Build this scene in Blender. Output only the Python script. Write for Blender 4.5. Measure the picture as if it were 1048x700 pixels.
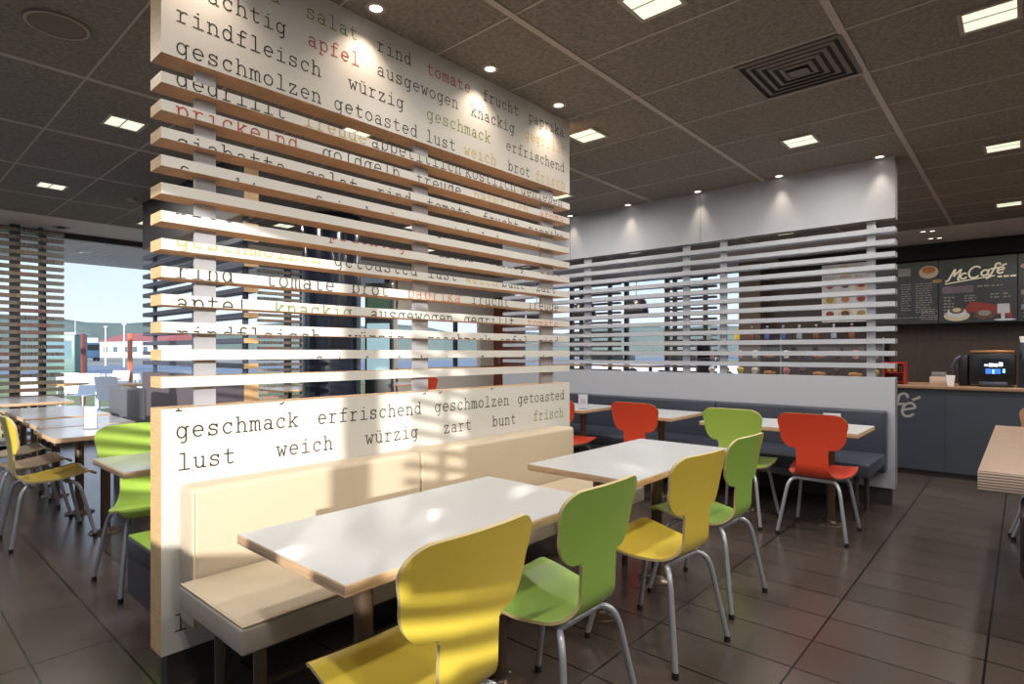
import bpy, bmesh, math, random
from mathutils import Vector, Matrix
random.seed(7)
for o in list(bpy.data.objects): bpy.data.objects.remove(o)
SC = bpy.context.scene
COL = SC.collection
PI = math.pi
R = math.radians

# ------------------------------------------------------------------ camera
cd = bpy.data.cameras.new('camera'); cam = bpy.data.objects.new('camera', cd); COL.objects.link(cam)
cam.location = (0, 0, 1.276); cam.rotation_euler = (R(90), 0, R(41.5))
cd.sensor_width = 36; cd.lens = 592.6 * 36 / 1048; cd.shift_y = 10.5 / 1048; cd.clip_start = .05; cd.clip_end = 1500
SC.camera = cam
# ------------------------------------------------------------------ world, sun, exposure
SC.view_settings.view_transform = 'Standard'; SC.view_settings.look = 'None'
SC.view_settings.gamma = 1; SC.view_settings.use_curve_mapping = False
SC.view_settings.exposure = 0.1
SKY_STRENGTH = 1.5
SUN_STRENGTH = 5.5
LAMP_POWER = 17.0
SPOT_POWER = 6.0
w = bpy.data.worlds.new('world'); SC.world = w; w.use_nodes = True
nt = w.node_tree; nt.nodes.clear()
tc = nt.nodes.new('ShaderNodeTexCoord'); sx = nt.nodes.new('ShaderNodeSeparateXYZ')
nt.links.new(tc.outputs['Generated'], sx.inputs[0])
rp = nt.nodes.new('ShaderNodeValToRGB'); e = rp.color_ramp.elements
e[0].position = 0.0; e[0].color = (.42, .42, .42, 1)
e[1].position = 1.0; e[1].color = (.22, .40, .80, 1)
for p_, c_ in ((.499, (.45, .45, .45, 1)), (.502, (.60, .66, .72, 1)), (.56, (.48, .59, .72, 1)), (.70, (.40, .56, .82, 1))):
    q = e.new(p_); q.color = c_
mp = nt.nodes.new('ShaderNodeMath'); mp.operation = 'MULTIPLY_ADD'; mp.inputs[1].default_value = .5; mp.inputs[2].default_value = .5
nt.links.new(sx.outputs['Z'], mp.inputs[0]); nt.links.new(mp.outputs[0], rp.inputs[0])
nz = nt.nodes.new('ShaderNodeTexNoise'); nz.inputs['Scale'].default_value = 3.2; nz.inputs['Detail'].default_value = 6
mpp = nt.nodes.new('ShaderNodeMapping'); mpp.inputs['Scale'].default_value = (1, 1, 4)
nt.links.new(tc.outputs['Generated'], mpp.inputs[0]); nt.links.new(mpp.outputs[0], nz.inputs[0])
cr = nt.nodes.new('ShaderNodeValToRGB'); cr.color_ramp.elements[0].position = .5; cr.color_ramp.elements[1].position = .75
nt.links.new(nz.outputs[0], cr.inputs[0])
mx = nt.nodes.new('ShaderNodeMixRGB'); mx.inputs[2].default_value = (.60, .63, .67, 1)
nt.links.new(cr.outputs[0], mx.inputs[0]); nt.links.new(rp.outputs[0], mx.inputs[1])
bg = nt.nodes.new('ShaderNodeBackground'); bg.inputs[1].default_value = SKY_STRENGTH
ow = nt.nodes.new('ShaderNodeOutputWorld')
nt.links.new(mx.outputs[0], bg.inputs[0]); nt.links.new(bg.outputs[0], ow.inputs[0])
sl = bpy.data.lights.new('sun', 'SUN'); sl.energy = SUN_STRENGTH; sl.color = (1, .95, .86); sl.angle = R(.6)
sun = bpy.data.objects.new('sun', sl); COL.objects.link(sun)
SUN_DIR = Vector((-.53, .58, -.136))
sun.rotation_euler = SUN_DIR.to_track_quat('-Z', 'Y').to_euler(); sun.location = (20, -20, 8)

# ------------------------------------------------------------------ helpers
def lin(r, g=None, b=None):
    if g is None: g = b = r
    f = lambda v: ((v / 255) / 12.92) if v <= 10 else (((v / 255) + .055) / 1.055) ** 2.4
    return (f(r), f(g), f(b), 1)
MATS = {}
def mat(name, color, rough=.5, metal=0, noise=0, nscale=20, bump=0, emit=None, estr=1, spec=.5, stretch=None, bscale=None):
    if name in MATS: return MATS[name]
    m = bpy.data.materials.new(name); m.use_nodes = True; t = m.node_tree
    b = t.nodes['Principled BSDF']
    b.inputs['Base Color'].default_value = color; b.inputs['Roughness'].default_value = rough
    b.inputs['Metallic'].default_value = metal; b.inputs['Specular IOR Level'].default_value = spec
    if noise or bump:
        c = t.nodes.new('ShaderNodeTexCoord'); n = t.nodes.new('ShaderNodeTexNoise')
        n.inputs['Scale'].default_value = nscale; n.inputs['Detail'].default_value = 5
        if stretch:
            mpn = t.nodes.new('ShaderNodeMapping'); mpn.inputs['Scale'].default_value = stretch
            t.links.new(c.outputs['Object'], mpn.inputs[0]); t.links.new(mpn.outputs[0], n.inputs[0])
        else: t.links.new(c.outputs['Object'], n.inputs[0])
        if noise:
            rmp = t.nodes.new('ShaderNodeValToRGB')
            a = [max(0, v * (1 - noise)) for v in color[:3]] + [1]; d = [min(1, v * (1 + noise)) for v in color[:3]] + [1]
            rmp.color_ramp.elements[0].position = .3; rmp.color_ramp.elements[1].position = .7
            rmp.color_ramp.elements[0].color = a; rmp.color_ramp.elements[1].color = d
            t.links.new(n.outputs[0], rmp.inputs[0]); t.links.new(rmp.outputs[0], b.inputs['Base Color'])
        if bump:
            bp = t.nodes.new('ShaderNodeBump'); bp.inputs['Strength'].default_value = bump; bp.inputs['Distance'].default_value = .004
            t.links.new(n.outputs[0], bp.inputs['Height']); t.links.new(bp.outputs[0], b.inputs['Normal'])
    if emit:
        b.inputs['Emission Color'].default_value = emit; b.inputs['Emission Strength'].default_value = estr
    MATS[name] = m; return m

def glass(name, tint=(1, 1, 1, 1), gloss=.08, rough=.0):
    if name in MATS: return MATS[name]
    m = bpy.data.materials.new(name); m.use_nodes = True; t = m.node_tree; t.nodes.clear()
    a = t.nodes.new('ShaderNodeBsdfTransparent'); a.inputs[0].default_value = tint
    g = t.nodes.new('ShaderNodeBsdfGlossy'); g.inputs['Roughness'].default_value = rough
    f = t.nodes.new('ShaderNodeFresnel'); f.inputs[0].default_value = 1.12
    ad = t.nodes.new('ShaderNodeMath'); ad.operation = 'ADD'; ad.inputs[1].default_value = gloss * .3
    mxs = t.nodes.new('ShaderNodeMixShader'); o = t.nodes.new('ShaderNodeOutputMaterial')
    t.links.new(f.outputs[0], ad.inputs[0]); t.links.new(ad.outputs[0], mxs.inputs[0])
    t.links.new(a.outputs[0], mxs.inputs[1]); t.links.new(g.outputs[0], mxs.inputs[2]); t.links.new(mxs.outputs[0], o.inputs[0])
    MATS[name] = m; return m

class MB:
    """collects shapes into one mesh"""
    def __init__(s): s.v = []; s.f = []; s.m = []; s.sm = []
    def add(s, vs, fs, mi=0, smooth=False):
        n = len(s.v); s.v += [tuple(v) for v in vs]
        for k, f in enumerate(fs):
            s.f.append([n + i for i in f]); s.m.append(mi[k] if isinstance(mi, (list, tuple)) else mi); s.sm.append(smooth)
        return s
    def box(s, x0, y0, z0, x1, y1, z1, mi=0, bev=0, mats6=None):
        if bev <= 0:
            vs = [(x0,y0,z0),(x1,y0,z0),(x1,y1,z0),(x0,y1,z0),(x0,y0,z1),(x1,y0,z1),(x1,y1,z1),(x0,y1,z1)]
            fs = [(3,2,1,0),(4,5,6,7),(0,1,5,4),(1,2,6,5),(2,3,7,6),(3,0,4,7)]   # bottom top -y +x +y -x
            return s.add(vs, fs, mats6 or mi)
        bm = bmesh.new(); bmesh.ops.create_cube(bm, size=1)
        for v in bm.verts: v.co = Vector(((x0+x1)/2 + v.co.x*(x1-x0), (y0+y1)/2 + v.co.y*(y1-y0), (z0+z1)/2 + v.co.z*(z1-z0)))
        bmesh.ops.bevel(bm, geom=bm.edges[:], offset=bev, segments=3 if bev > .006 else 2, profile=.5, affect='EDGES')
        bm.verts.index_update(); s.add([v.co for v in bm.verts], [[v.index for v in f.verts] for f in bm.faces], mi, True); bm.free(); return s
    def cyl(s, a, b, r, r2=None, n=16, mi=0, caps=True, smooth=True):
        a = Vector(a); b = Vector(b); r2 = r if r2 is None else r2; d = (b-a).normalized()
        u = d.orthogonal().normalized(); w_ = d.cross(u)
        vs = [a + (u*math.cos(t)+w_*math.sin(t))*r for t in [2*PI*i/n for i in range(n)]] + [b + (u*math.cos(t)+w_*math.sin(t))*r2 for t in [2*PI*i/n for i in range(n)]]
        s.add(vs, [(i, (i+1)%n, n+(i+1)%n, n+i) for i in range(n)], mi, smooth)
        if caps: s.add(vs[:n], [list(range(n))[::-1]], mi); s.add(vs[n:], [list(range(n))], mi)
        return s
    def tube(s, pts, r, n=10, mi=0):
        pts = [Vector(p) for p in pts]; rings = []; up = None
        for i, p in enumerate(pts):
            d = (pts[min(i+1, len(pts)-1)] - pts[max(i-1, 0)]).normalized()
            if up is None: up = d.orthogonal().normalized()
            up = (up - d*up.dot(d)).normalized(); w_ = d.cross(up)
            rings.append([p + (up*math.cos(2*PI*k/n)+w_*math.sin(2*PI*k/n))*r for k in range(n)])
        vs = [v for rg in rings for v in rg]
        fs = [(i*n+k, i*n+(k+1)%n, (i+1)*n+(k+1)%n, (i+1)*n+k) for i in range(len(pts)-1) for k in range(n)]
        s.add(vs, fs, mi, True); s.add(rings[0], [list(range(n))[::-1]], mi); s.add(rings[-1], [list(range(n))], mi); return s
    def lathe(s, prof, c=(0,0,0), n=28, mi=0, caps=True, ax='Z'):
        vs = []
        for (r, z) in prof:
            for k in range(n):
                t = 2*PI*k/n; p = (r*math.cos(t), r*math.sin(t), z)
                if ax == 'Y': p = (p[0], -p[2], p[1])
                vs.append((c[0]+p[0], c[1]+p[1], c[2]+p[2]))
        s.add(vs, [(i*n+k, i*n+(k+1)%n, (i+1)*n+(k+1)%n, (i+1)*n+k) for i in range(len(prof)-1) for k in range(n)], mi, True)
        if caps:
            s.add(vs[:n], [list(range(n))[::-1]], mi); s.add(vs[-n:], [list(range(n))], mi)
        return s
    def mesh(s, name, mats):
        me = bpy.data.meshes.new(name); me.from_pydata(s.v, [], s.f)
        for m in mats: me.materials.append(m)
        me.polygons.foreach_set('material_index', s.m); me.polygons.foreach_set('use_smooth', s.sm)
        me.update(); return me
def ob(name, me, parent=None, loc=(0,0,0), rz=0, **kw):
    if isinstance(me, tuple): me = me[0].mesh(name, me[1])
    o = bpy.data.objects.new(name, me); COL.objects.link(o); o.location = loc; o.rotation_euler = (0, 0, rz)
    if parent: o.parent = parent
    for k, v in kw.items(): o[k] = v
    return o
def thing(name, label, cat, loc=(0,0,0), rz=0, group=None):
    o = bpy.data.objects.new(name, None); COL.objects.link(o); o.location = loc; o.rotation_euler = (0, 0, rz); o.empty_display_size = .1
    o['label'] = label; o['category'] = cat
    if group: o['group'] = group
    return o
def tag(o, label, cat, group=None):
    o['label'] = label; o['category'] = cat
    if group: o['group'] = group
    return o
def struct(name, mb, mats, **kw):
    return ob(name, (mb, mats), None, kind='structure', **kw)

# ------------------------------------------------------------------ materials
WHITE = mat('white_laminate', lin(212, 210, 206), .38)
WHITEB = mat('white_laminate_blue_reflection', lin(176, 180, 190), .45)  # white laminate with the blue of reflected light put into its base colour
PLY = mat('birch_edge', lin(214, 178, 132), .5, noise=.16, nscale=14, stretch=(1, 1, 9))
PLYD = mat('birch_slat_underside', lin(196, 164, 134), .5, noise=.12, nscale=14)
GREYM = mat('grey_post', lin(168, 171, 180), .4)
DARKM = mat('dark_plinth', lin(62, 57, 56), .5)
BLACK = mat('black_print', lin(44, 38, 36), .6)
REDP = mat('red_print', lin(170, 50, 44), .6)
GREENP = mat('green_print', lin(112, 132, 52), .6)
YELP = mat('ochre_print', lin(196, 172, 92), .6)
ORGP = mat('orange_print', lin(214, 122, 84), .6)
TXT = [BLACK, REDP, GREENP, YELP, ORGP]
BEIGE = mat('beige_leatherette', lin(198, 184, 162), .42, bump=.15, nscale=60)
BEIGE_D = mat('beige_side_leatherette', lin(172, 163, 150), .45, bump=.15, nscale=60)
PIPING = mat('beige_piping', lin(224, 206, 176), .5)
NAVY = mat('navy_leatherette', lin(54, 60, 74), .38, bump=.1, nscale=50)
BROWNM = mat('bronze_metal', lin(104, 88, 76), .3, metal=.6)
CHROME = mat('satin_steel', lin(168, 172, 182), .3, metal=.45)
RUBBER = mat('black_rubber', lin(22), .6)
TABLE = mat('white_table_laminate', lin(188, 191, 195), .22)
TABEDGE = mat('plywood_table_edge', lin(196, 164, 132), .5, noise=.2, nscale=10, stretch=(1, 1, 14))
def plysh(n, c): return mat(n, c, .32, spec=.4)
YEL = plysh('yellow_lacquer', lin(214, 190, 74)); GRN = plysh('green_lacquer', lin(138, 174, 78)); GRN2 = plysh('lime_lacquer', lin(170, 204, 90))
RED = plysh('red_lacquer', lin(222, 76, 50)); TAN = plysh('tan_lacquer', lin(168, 150, 128))
CHEDGE = mat('chair_ply_edge', lin(186, 168, 122), .5)
CHEDGED = mat('chair_dark_ply_edge', lin(120, 84, 58), .5)
PANELEM = mat('lamp_diffuser', (1, 1, 1, 1), .4, emit=lin(228, 236, 206), estr=1.0)
SPOTEM = mat('spot_bulb', (1, 1, 1, 1), .4, emit=(1, .86, .7, 1), estr=3.0)
GLASS = glass('window_glass', gloss=0)
FRAME = mat('dark_window_frame', lin(48, 46, 48), .4, metal=.3)
WOODB = mat('dark_brown_wood_panel', lin(70, 54, 46), .45, noise=.18, nscale=6, stretch=(6, 6, .6))
WALLM = mat('brown_grey_wall', lin(120, 108, 98), .7, noise=.05, nscale=5)
WALLW = mat('warm_white_wall', lin(200, 190, 178), .7)
BAND = mat('ceiling_band_plaster', lin(216, 208, 202), .8)
CHAR = mat('charcoal_panel', lin(52, 50, 54), .45)

def floor_material():
    m = bpy.data.materials.new('floor_tiles'); m.use_nodes = True; t = m.node_tree; b = t.nodes['Principled BSDF']
    c = t.nodes.new('ShaderNodeTexCoord'); mpn = t.nodes.new('ShaderNodeMapping')
    mpn.inputs['Location'].default_value = (.12, -.76 + .2915 * 20, 0)
    br = t.nodes.new('ShaderNodeTexBrick'); br.offset = 0; br.squash = 1
    br.inputs['Scale'].default_value = 1; br.inputs['Brick Width'].default_value = .583; br.inputs['Row Height'].default_value = .2915
    br.inputs['Mortar Size'].default_value = .0048; br.inputs['Mortar Smooth'].default_value = .1; br.inputs['Bias'].default_value = 0
    br.inputs['Color1'].default_value = lin(77, 68, 64); br.inputs['Color2'].default_value = lin(70, 61, 57); br.inputs['Mortar'].default_value = lin(20, 16, 15)
    t.links.new(c.outputs['Object'], mpn.inputs[0]); t.links.new(mpn.outputs[0], br.inputs[0])
    n = t.nodes.new('ShaderNodeTexNoise'); n.inputs['Scale'].default_value = 1.3; n.inputs['Detail'].default_value = 1; t.links.new(c.outputs['Object'], n.inputs[0])
    mr = t.nodes.new('ShaderNodeMapRange'); mr.inputs[1].default_value = .3; mr.inputs[2].default_value = .7; mr.inputs[3].default_value = .92; mr.inputs[4].default_value = 1.08
    t.links.new(n.outputs[0], mr.inputs[0])
    vm = t.nodes.new('ShaderNodeVectorMath'); vm.operation = 'SCALE'
    t.links.new(br.outputs[0], vm.inputs[0]); t.links.new(mr.outputs[0], vm.inputs['Scale']); t.links.new(vm.outputs[0], b.inputs['Base Color'])
    rr = t.nodes.new('ShaderNodeMapRange'); rr.inputs[3].default_value = .20; rr.inputs[4].default_value = .28
    t.links.new(n.outputs[0], rr.inputs[0]); t.links.new(rr.outputs[0], b.inputs['Roughness'])
    b.inputs['Specular IOR Level'].default_value = .5
    bp = t.nodes.new('ShaderNodeBump'); bp.invert = True; bp.inputs['Strength'].default_value = .2; bp.inputs['Distance'].default_value = .002
    t.links.new(br.outputs['Fac'], bp.inputs['Height']); t.links.new(bp.outputs[0], b.inputs['Normal'])
    return m
CEILM = mat('ceiling_mineral_tile', lin(126, 119, 111), .9, noise=.26, nscale=42, bump=.35)
GRIDM = mat('ceiling_grid_metal', lin(172, 162, 154), .6)

# ------------------------------------------------------------------ stroke lettering (typewriter style, drawn here)
def E_(cx, cy, rx, ry, a0=0, a1=360, n=12):
    return [(cx + rx*math.cos(R(a0+(a1-a0)*i/n)), cy + ry*math.sin(R(a0+(a1-a0)*i/n))) for i in range(n+1)]
DOT = lambda x, y: [(x-.05, y), (x+.05, y)]
G = {
 'a': [E_(.48,.68,.33,.30,150,10,7)+[(.81,.0),(1.02,.0)], E_(.46,.28,.34,.28)],
 'b': [[(.03,1.45),(.2,1.45),(.2,0),(.03,0)], E_(.58,.5,.37,.5)],
 'c': [E_(.55,.5,.42,.5,45,315), [(.87,.68),(.87,.95)]],
 'd': [[(.66,1.45),(.85,1.45),(.85,0),(1.05,0)], E_(.47,.5,.37,.5)],
 'e': [[(.12,.52),(.96,.52)]+E_(.54,.5,.42,.5,0,310)],
 'f': [[(.98,1.38)]+E_(.7,1.22,.25,.24,60,180,6)+[(.45,0)], [(.12,0),(.85,0)], [(.12,.95),(.88,.95)]],
 'g': [E_(.46,.5,.37,.5), [(1.05,.97),(.84,.97),(.84,-.15)]+E_(.56,-.15,.28,.3,0,-120,7)],
 'h': [[(.03,1.45),(.2,1.45),(.2,0)],[(.03,0),(.38,0)],E_(.53,.6,.33,.38,180,0,8)+[(.86,0)],[(.7,0),(1.04,0)]],
 'i': [[(.2,.97),(.55,.97),(.55,0)],[(.12,0),(.98,0)],DOT(.53,1.36)],
 'k': [[(.03,1.45),(.2,1.45),(.2,0)],[(.03,0),(.4,0)],[(.85,.97),(.22,.38)],[(.42,.56),(.88,0)],[(.65,.97),(1.0,.97)],[(.7,0),(1.05,0)]],
 'l': [[(.2,1.45),(.55,1.45),(.55,0)],[(.12,0),(.98,0)]],
 'm': [[(-.02,.97),(.12,.97),(.12,0)],[(-.02,0),(.25,0)],E_(.33,.7,.2,.28,180,0,7)+[(.53,0),(.65,0)],E_(.74,.7,.2,.28,180,0,7)+[(.94,0),(1.08,0)]],
 'n': [[(.03,.97),(.2,.97),(.2,0)],[(.03,0),(.38,0)],E_(.53,.6,.33,.38,180,0,8)+[(.86,0)],[(.7,0),(1.04,0)]],
 'o': [E_(.53,.5,.43,.5)],
 'p': [[(.03,.97),(.2,.97),(.2,-.43)],[(.02,-.43),(.45,-.43)],E_(.59,.5,.38,.5)],
 'r': [[(.1,.97),(.36,.97),(.36,0)],[(.1,0),(.75,0)],E_(.72,.55,.35,.42,165,55,6)],
 's': [[(.86,.97),(.86,.72)],E_(.51,.75,.33,.24,25,250,8)+E_(.51,.25,.36,.26,75,-150,9),[(.15,.0),(.15,.28)]],
 't': [[(.4,1.35),(.4,.26)]+E_(.66,.26,.26,.26,180,325,6),[(.1,.95),(.9,.95)]],
 'u': [[(.03,.97),(.2,.97),(.2,.35)]+E_(.52,.34,.32,.34,180,360,7),[(.68,.97),(.84,.97),(.84,0),(1.04,0)]],
 'w': [[(-.02,.97),(.3,.97)],[(.8,.97),(1.12,.97)],[(.12,.97),(.32,0),(.55,.7),(.78,0),(.98,.97)]],
 'z': [[(.17,.72),(.17,.97),(.85,.97),(.15,0),(.92,0),(.92,.25)]],
 'y': [[(0,.97),(.35,.97)],[(.75,.97),(1.08,.97)],[(.15,.97),(.55,.05)],[(.95,.97),(.4,-.43),(.1,-.43)]],
 'ß': [[(.03,0),(.3,0),(.3,1.1)]+E_(.55,1.15,.25,.28,180,-60,8)+E_(.6,.4,.35,.4,80,-110,9)],
}
G['ü'] = G['u'] + [DOT(.38,1.33), DOT(.72,1.33)]
G['ä'] = G['a'] + [DOT(.33,1.33), DOT(.67,1.33)]
G['ö'] = G['o'] + [DOT(.35,1.33), DOT(.72,1.33)]
XH = .042; ADV = .0557
def clip(poly, z0, z1):
    for sgn, lim in ((1, z0), (-1, z1)):
        out = []
        for i in range(len(poly)):
            a, b = poly[i], poly[(i+1) % len(poly)]
            ia, ib = sgn*(a[1]-lim) >= 0, sgn*(b[1]-lim) >= 0
            if ia: out.append(a)
            if ia != ib:
                t = (lim-a[1])/(b[1]-a[1]); out.append((a[0]+(b[0]-a[0])*t, lim))
        poly = out
        if len(poly) < 3: return None
    return poly
def word_polys(word, s0, z, xh=XH, adv=ADV, wd=.0053, slant=0, glyphs=G):
    res = []
    for i, ch in enumerate(word):
        for st in glyphs.get(ch, []):
            pts = [(s0 + i*adv + (x + slant*y)*xh, z + y*xh) for x, y in st]
            for a, b in zip(pts, pts[1:]):
                dx, dy = b[0]-a[0], b[1]-a[1]; L = math.hypot(dx, dy)
                if L < 1e-6: continue
                ux, uy = dx/L, dy/L; h = wd/2; nx, ny = -uy*h, ux*h
                a2 = (a[0]-ux*h*.8, a[1]-uy*h*.8); b2 = (b[0]+ux*h*.8, b[1]+uy*h*.8)
                res.append([(a2[0]+nx,a2[1]+ny),(a2[0]-nx,a2[1]-ny),(b2[0]-nx,b2[1]-ny),(b2[0]+nx,b2[1]+ny)])
    return res
def ribbon(mb, word, s0, z, put, mi, zlim=(-9, 9), **kw):
    for kk, p in enumerate(word_polys(word, s0, z, **kw)):
        q = clip(p, *zlim)
        if q: mb.add([Vector(put(a, b)) + Vector((.000012*(kk % 60), 0, 0)) for a, b in q], [list(range(len(q)))[::-1]], mi)

K, RE, GR, YE, OR = 0, 1, 2, 3, 4
ROWS = {
 0: [('ciabatta',.77,GR),('salat',1.325,GR),('rind',1.705,K),('tomate',2.024,RE),('frucht',2.451,K),('paprika',2.875,K)],
 1: [('prächtig',.797,K),('apfel',1.334,RE),('ausgewogen',1.705,K),('knackig',2.354,K),('gegrillt',2.836,YE)],
 2: [('rindfleisch',.797,K),('würzig',1.544,K),('geschmack',2.024,GR),('erfrischend',2.658,K)],
 3: [('geschmolzen',.797,K),('getoasted',1.467,K),('lust',2.018,K),('weich',2.299,YE),('brot',2.676,K),('frisch',2.945,YE)],
 4: [('gegrillt',.797,K),('freude',1.32,YE),('appetitlich',1.671,K),('köstlich',2.31,K),('genießen',2.80,K)],
 5: [('prickelnd',.797,RE),('goldgelb',1.407,K),('freude',1.951,K),('natürlich',2.378,YE),('aroma',2.986,OR)],
 6: [('ciabatta',.797,K),('salat',1.325,K),('rind',1.705,K),('tomate',2.024,K),('frucht',2.451,K),('paprika',2.875,K)],
 7: [('frucht',.797,K),('frisch',1.36,K),('lust',1.78,OR),('prickelnd',2.1,K),('weich',2.75,K)],
 8: [('brot',.797,K),('prächtig',1.44,RE),('aroma',2.1,K),('würzig',2.5,K),('rind',3.0,K)],
 9: [('geschmolzen',.797,YE),('getoasted',1.467,K),('lust',2.03,K),('weich',2.31,YE),('bunt',2.62,K),('zart',2.95,K)],
 10: [('rind',.797,K),('tomate',1.143,K),('brot',1.56,K),('paprika',1.893,OR),('frucht',2.36,K),('freude',2.87,K)],
 11: [('apfel',.797,K),('knackig',1.181,GR),('ausgewogen',1.665,K),('gegrillt',2.299,K),('tomate',2.865,OR)],
 12: [('rindfleisch',.797,K),('würzig',1.544,K),('geschmack',2.024,K),('apfel',2.6,K),('rind',2.98,K)],
 13: [('erfrischend',1.25,K),('bunt',1.98,K),('salat',2.32,K),('frucht',2.8,K)],
 14: [('prächtig',.797,K),('gegrillt',1.98,K),('geschmack',2.5,K)],
 15: [('geschmack',.797,K),('erfrischend',1.382,K),('geschmolzen',2.079,K),('getoasted',2.768,K)],
 16: [('lust',.803,K),('weich',1.19,K),('würzig',1.637,K),('zart',2.143,K),('bunt',2.535,K),('frisch',2.925,GR)],
 17: [('rind',.818,K)], 18: [('brot',.818,K)], 19: [('frucht',.818,K)], 20: [('salat',.818,K)], 21: [('lust',.79,K)],
}
def row_z(k): return 2.773 - .1215*k
SLATS = [(2.281 - .1035*k, 2.281 - .1035*k + .041) for k in range(12)]
H = 2.9

# ================================================================== SETTING
X0, X1, Y0, Y1 = -9.75, 4.0, -1.6, 11.0
struct('floor', MB().box(X0-.1, Y0-.2, -.1, X1+.1, Y1+.1, 0), [floor_material()])
mb = MB().box(-8.72, Y0-.2, H, X1+.1, 9.28, H+.12)
struct('ceiling', mb, [CEILM])
mb = MB(); mb.box(X0-.1, Y0-.2, H-.002, -8.72, Y1+.1, H+.12); mb.box(-8.72, 9.28, H-.002, X1+.1, Y1+.1, H+.12)
struct('trim_1', mb, [BAND])
mb = MB()
x = -.69 + 1.155*4
while x > -8.7: mb.box(x-.018, Y0, H-.006, x+.018, 9.28, H+.002); x -= 1.155
y = .30 - .597*3
while y < 9.2:
    mb.box(-8.72, y-.006, H-.004, X1, y+.006, H+.002); y += .597
struct('trim_2', mb, [GRIDM])

# left glazed wall (x = X0): mullions, panes
def glazed_x(name, x, cuts, z0, z1, th=.08):
    fr = MB(); y0, y1 = cuts[0], cuts[-1]
    fr.box(x-th, y0, 0, x, y1, z0); fr.box(x-th, y0, z1, x, y1, H)
    for c in cuts: fr.box(x-th-.002, c-.035, 0, x+.002, c+.035, H)
    o = struct(name, fr, [FRAME])
    for a, b in zip(cuts, cuts[1:]):
        ob('pane', (MB().box(x-th/2-.004, a+.03, z0-.01, x-th/2+.004, b-.03, z1+.01), [GLASS]), o)
    return o
glazed_x('window_1', X0, [Y0, .1, 1.63, 3.6, 5.4, 7.2, 9.1, Y1], .08, 2.82)
def glazed_y(name, y, cuts, z0, z1, th=.08, sgn=1):
    fr = MB(); fr.box(cuts[0], y, 0, cuts[-1], y+th, z0); fr.box(cuts[0], y, z1, cuts[-1], y+th, H)
    for c in cuts: fr.box(c-.04, y-.002, 0, c+.04, y+th+.002, H)
    o = struct(name, fr, [FRAME])
    for a, b in zip(cuts, cuts[1:]):
        ob('pane', (MB().box(a+.03, y+th/2-.004, z0-.01, b-.03, y+th/2+.004, z1+.01), [GLASS]), o)
    return o
glazed_y('window_2', Y1, [X0, -7.9, -6.45, -5.5, -4.35, -3.9], .08, 2.78)
# north wall right of the glazing, dark wood
mb = MB(); mb.box(-3.9, Y1-.02, 0, X1+.1, Y1+.1, H)
struct('wall_north', mb, [WOODB])
mb = MB(); mb.box(-3.9, Y1-.35, 0, -3.52, Y1-.02, H)
struct('trim_3', mb, [mat('taupe_column', lin(108, 92, 80), .6)])
mb = MB(); mb.box(X1, Y0-.2, 0, X1+.1, Y1+.1, H)
struct('wall_right', mb, [WALLM])
# south wall behind the camera, a long window with sill and mullions
SZ0, SZ1 = 1.104, 2.45
mb = MB(); th = .12
mb.box(X0-.1, Y0-th, 0, X1+.1, Y0, SZ0); mb.box(X0-.1, Y0-th, SZ1, X1+.1, Y0, H)
mb.box(1.29, Y0-th, 1.33, X1+.1, Y0, SZ1); mb.box(1.63, Y0-th, SZ0, X1+.1, Y0, 1.33); mb.box(X0-.1, Y0-th, SZ0, -6.3, Y0, SZ1)
struct('wall_south', mb, [WALLM])
mb = MB()
for c in (-6.24, -4.6, -2.9, -2.2, -.62, .587): mb.box(c-.06, Y0-.09, SZ0, c+.06, Y0-.01, SZ1)
o = struct('window_3', mb, [FRAME])
ob('pane', (MB().box(-6.3, Y0-.054, SZ0, 1.29, Y0-.046, SZ1), [GLASS]), o)
# beige bulkhead over the back windows, red-brown door leaf beyond
# left wall beyond the glazing: beige above and below a low window
mb = MB(); mb.box(X0+.01, 7.3, 2.05, X0+.12, Y1, H-.003); mb.box(X0+.01, 7.3, 0, X0+.12, Y1, .95); mb.box(X0+.01, 7.24, 0, X0+.12, 7.34, H-.003); mb.box(X0+.01, 9.75, .9, X0+.12, Y1, 2.1)
struct('wall_left', mb, [WALLW])
t = thing('tall_cupboard', 'tall red-brown cupboard in the far corner, seen through the word partition', 'cupboard', (-9.62, 10.2, 0))
RBR = mat('red_brown_wood', lin(112, 58, 40), .45, noise=.15, nscale=4, stretch=(6, 6, .5))
ob('body', (MB().box(0, .02, 0, .42, .70, 2.6, bev=.004), [RBR]), t)
for a in (.005, .2125):
    d_ = ob('door', (MB().box(a, 0, .05, a+.2025, .019, 2.55, bev=.003), [RBR]), t)
    ob('door_handle', (MB().cyl((.19 if a < .1 else .235, -.03, 1.0), (.19 if a < .1 else .235, -.03, 1.25), .006, n=8), [CHROME]), d_)

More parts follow.
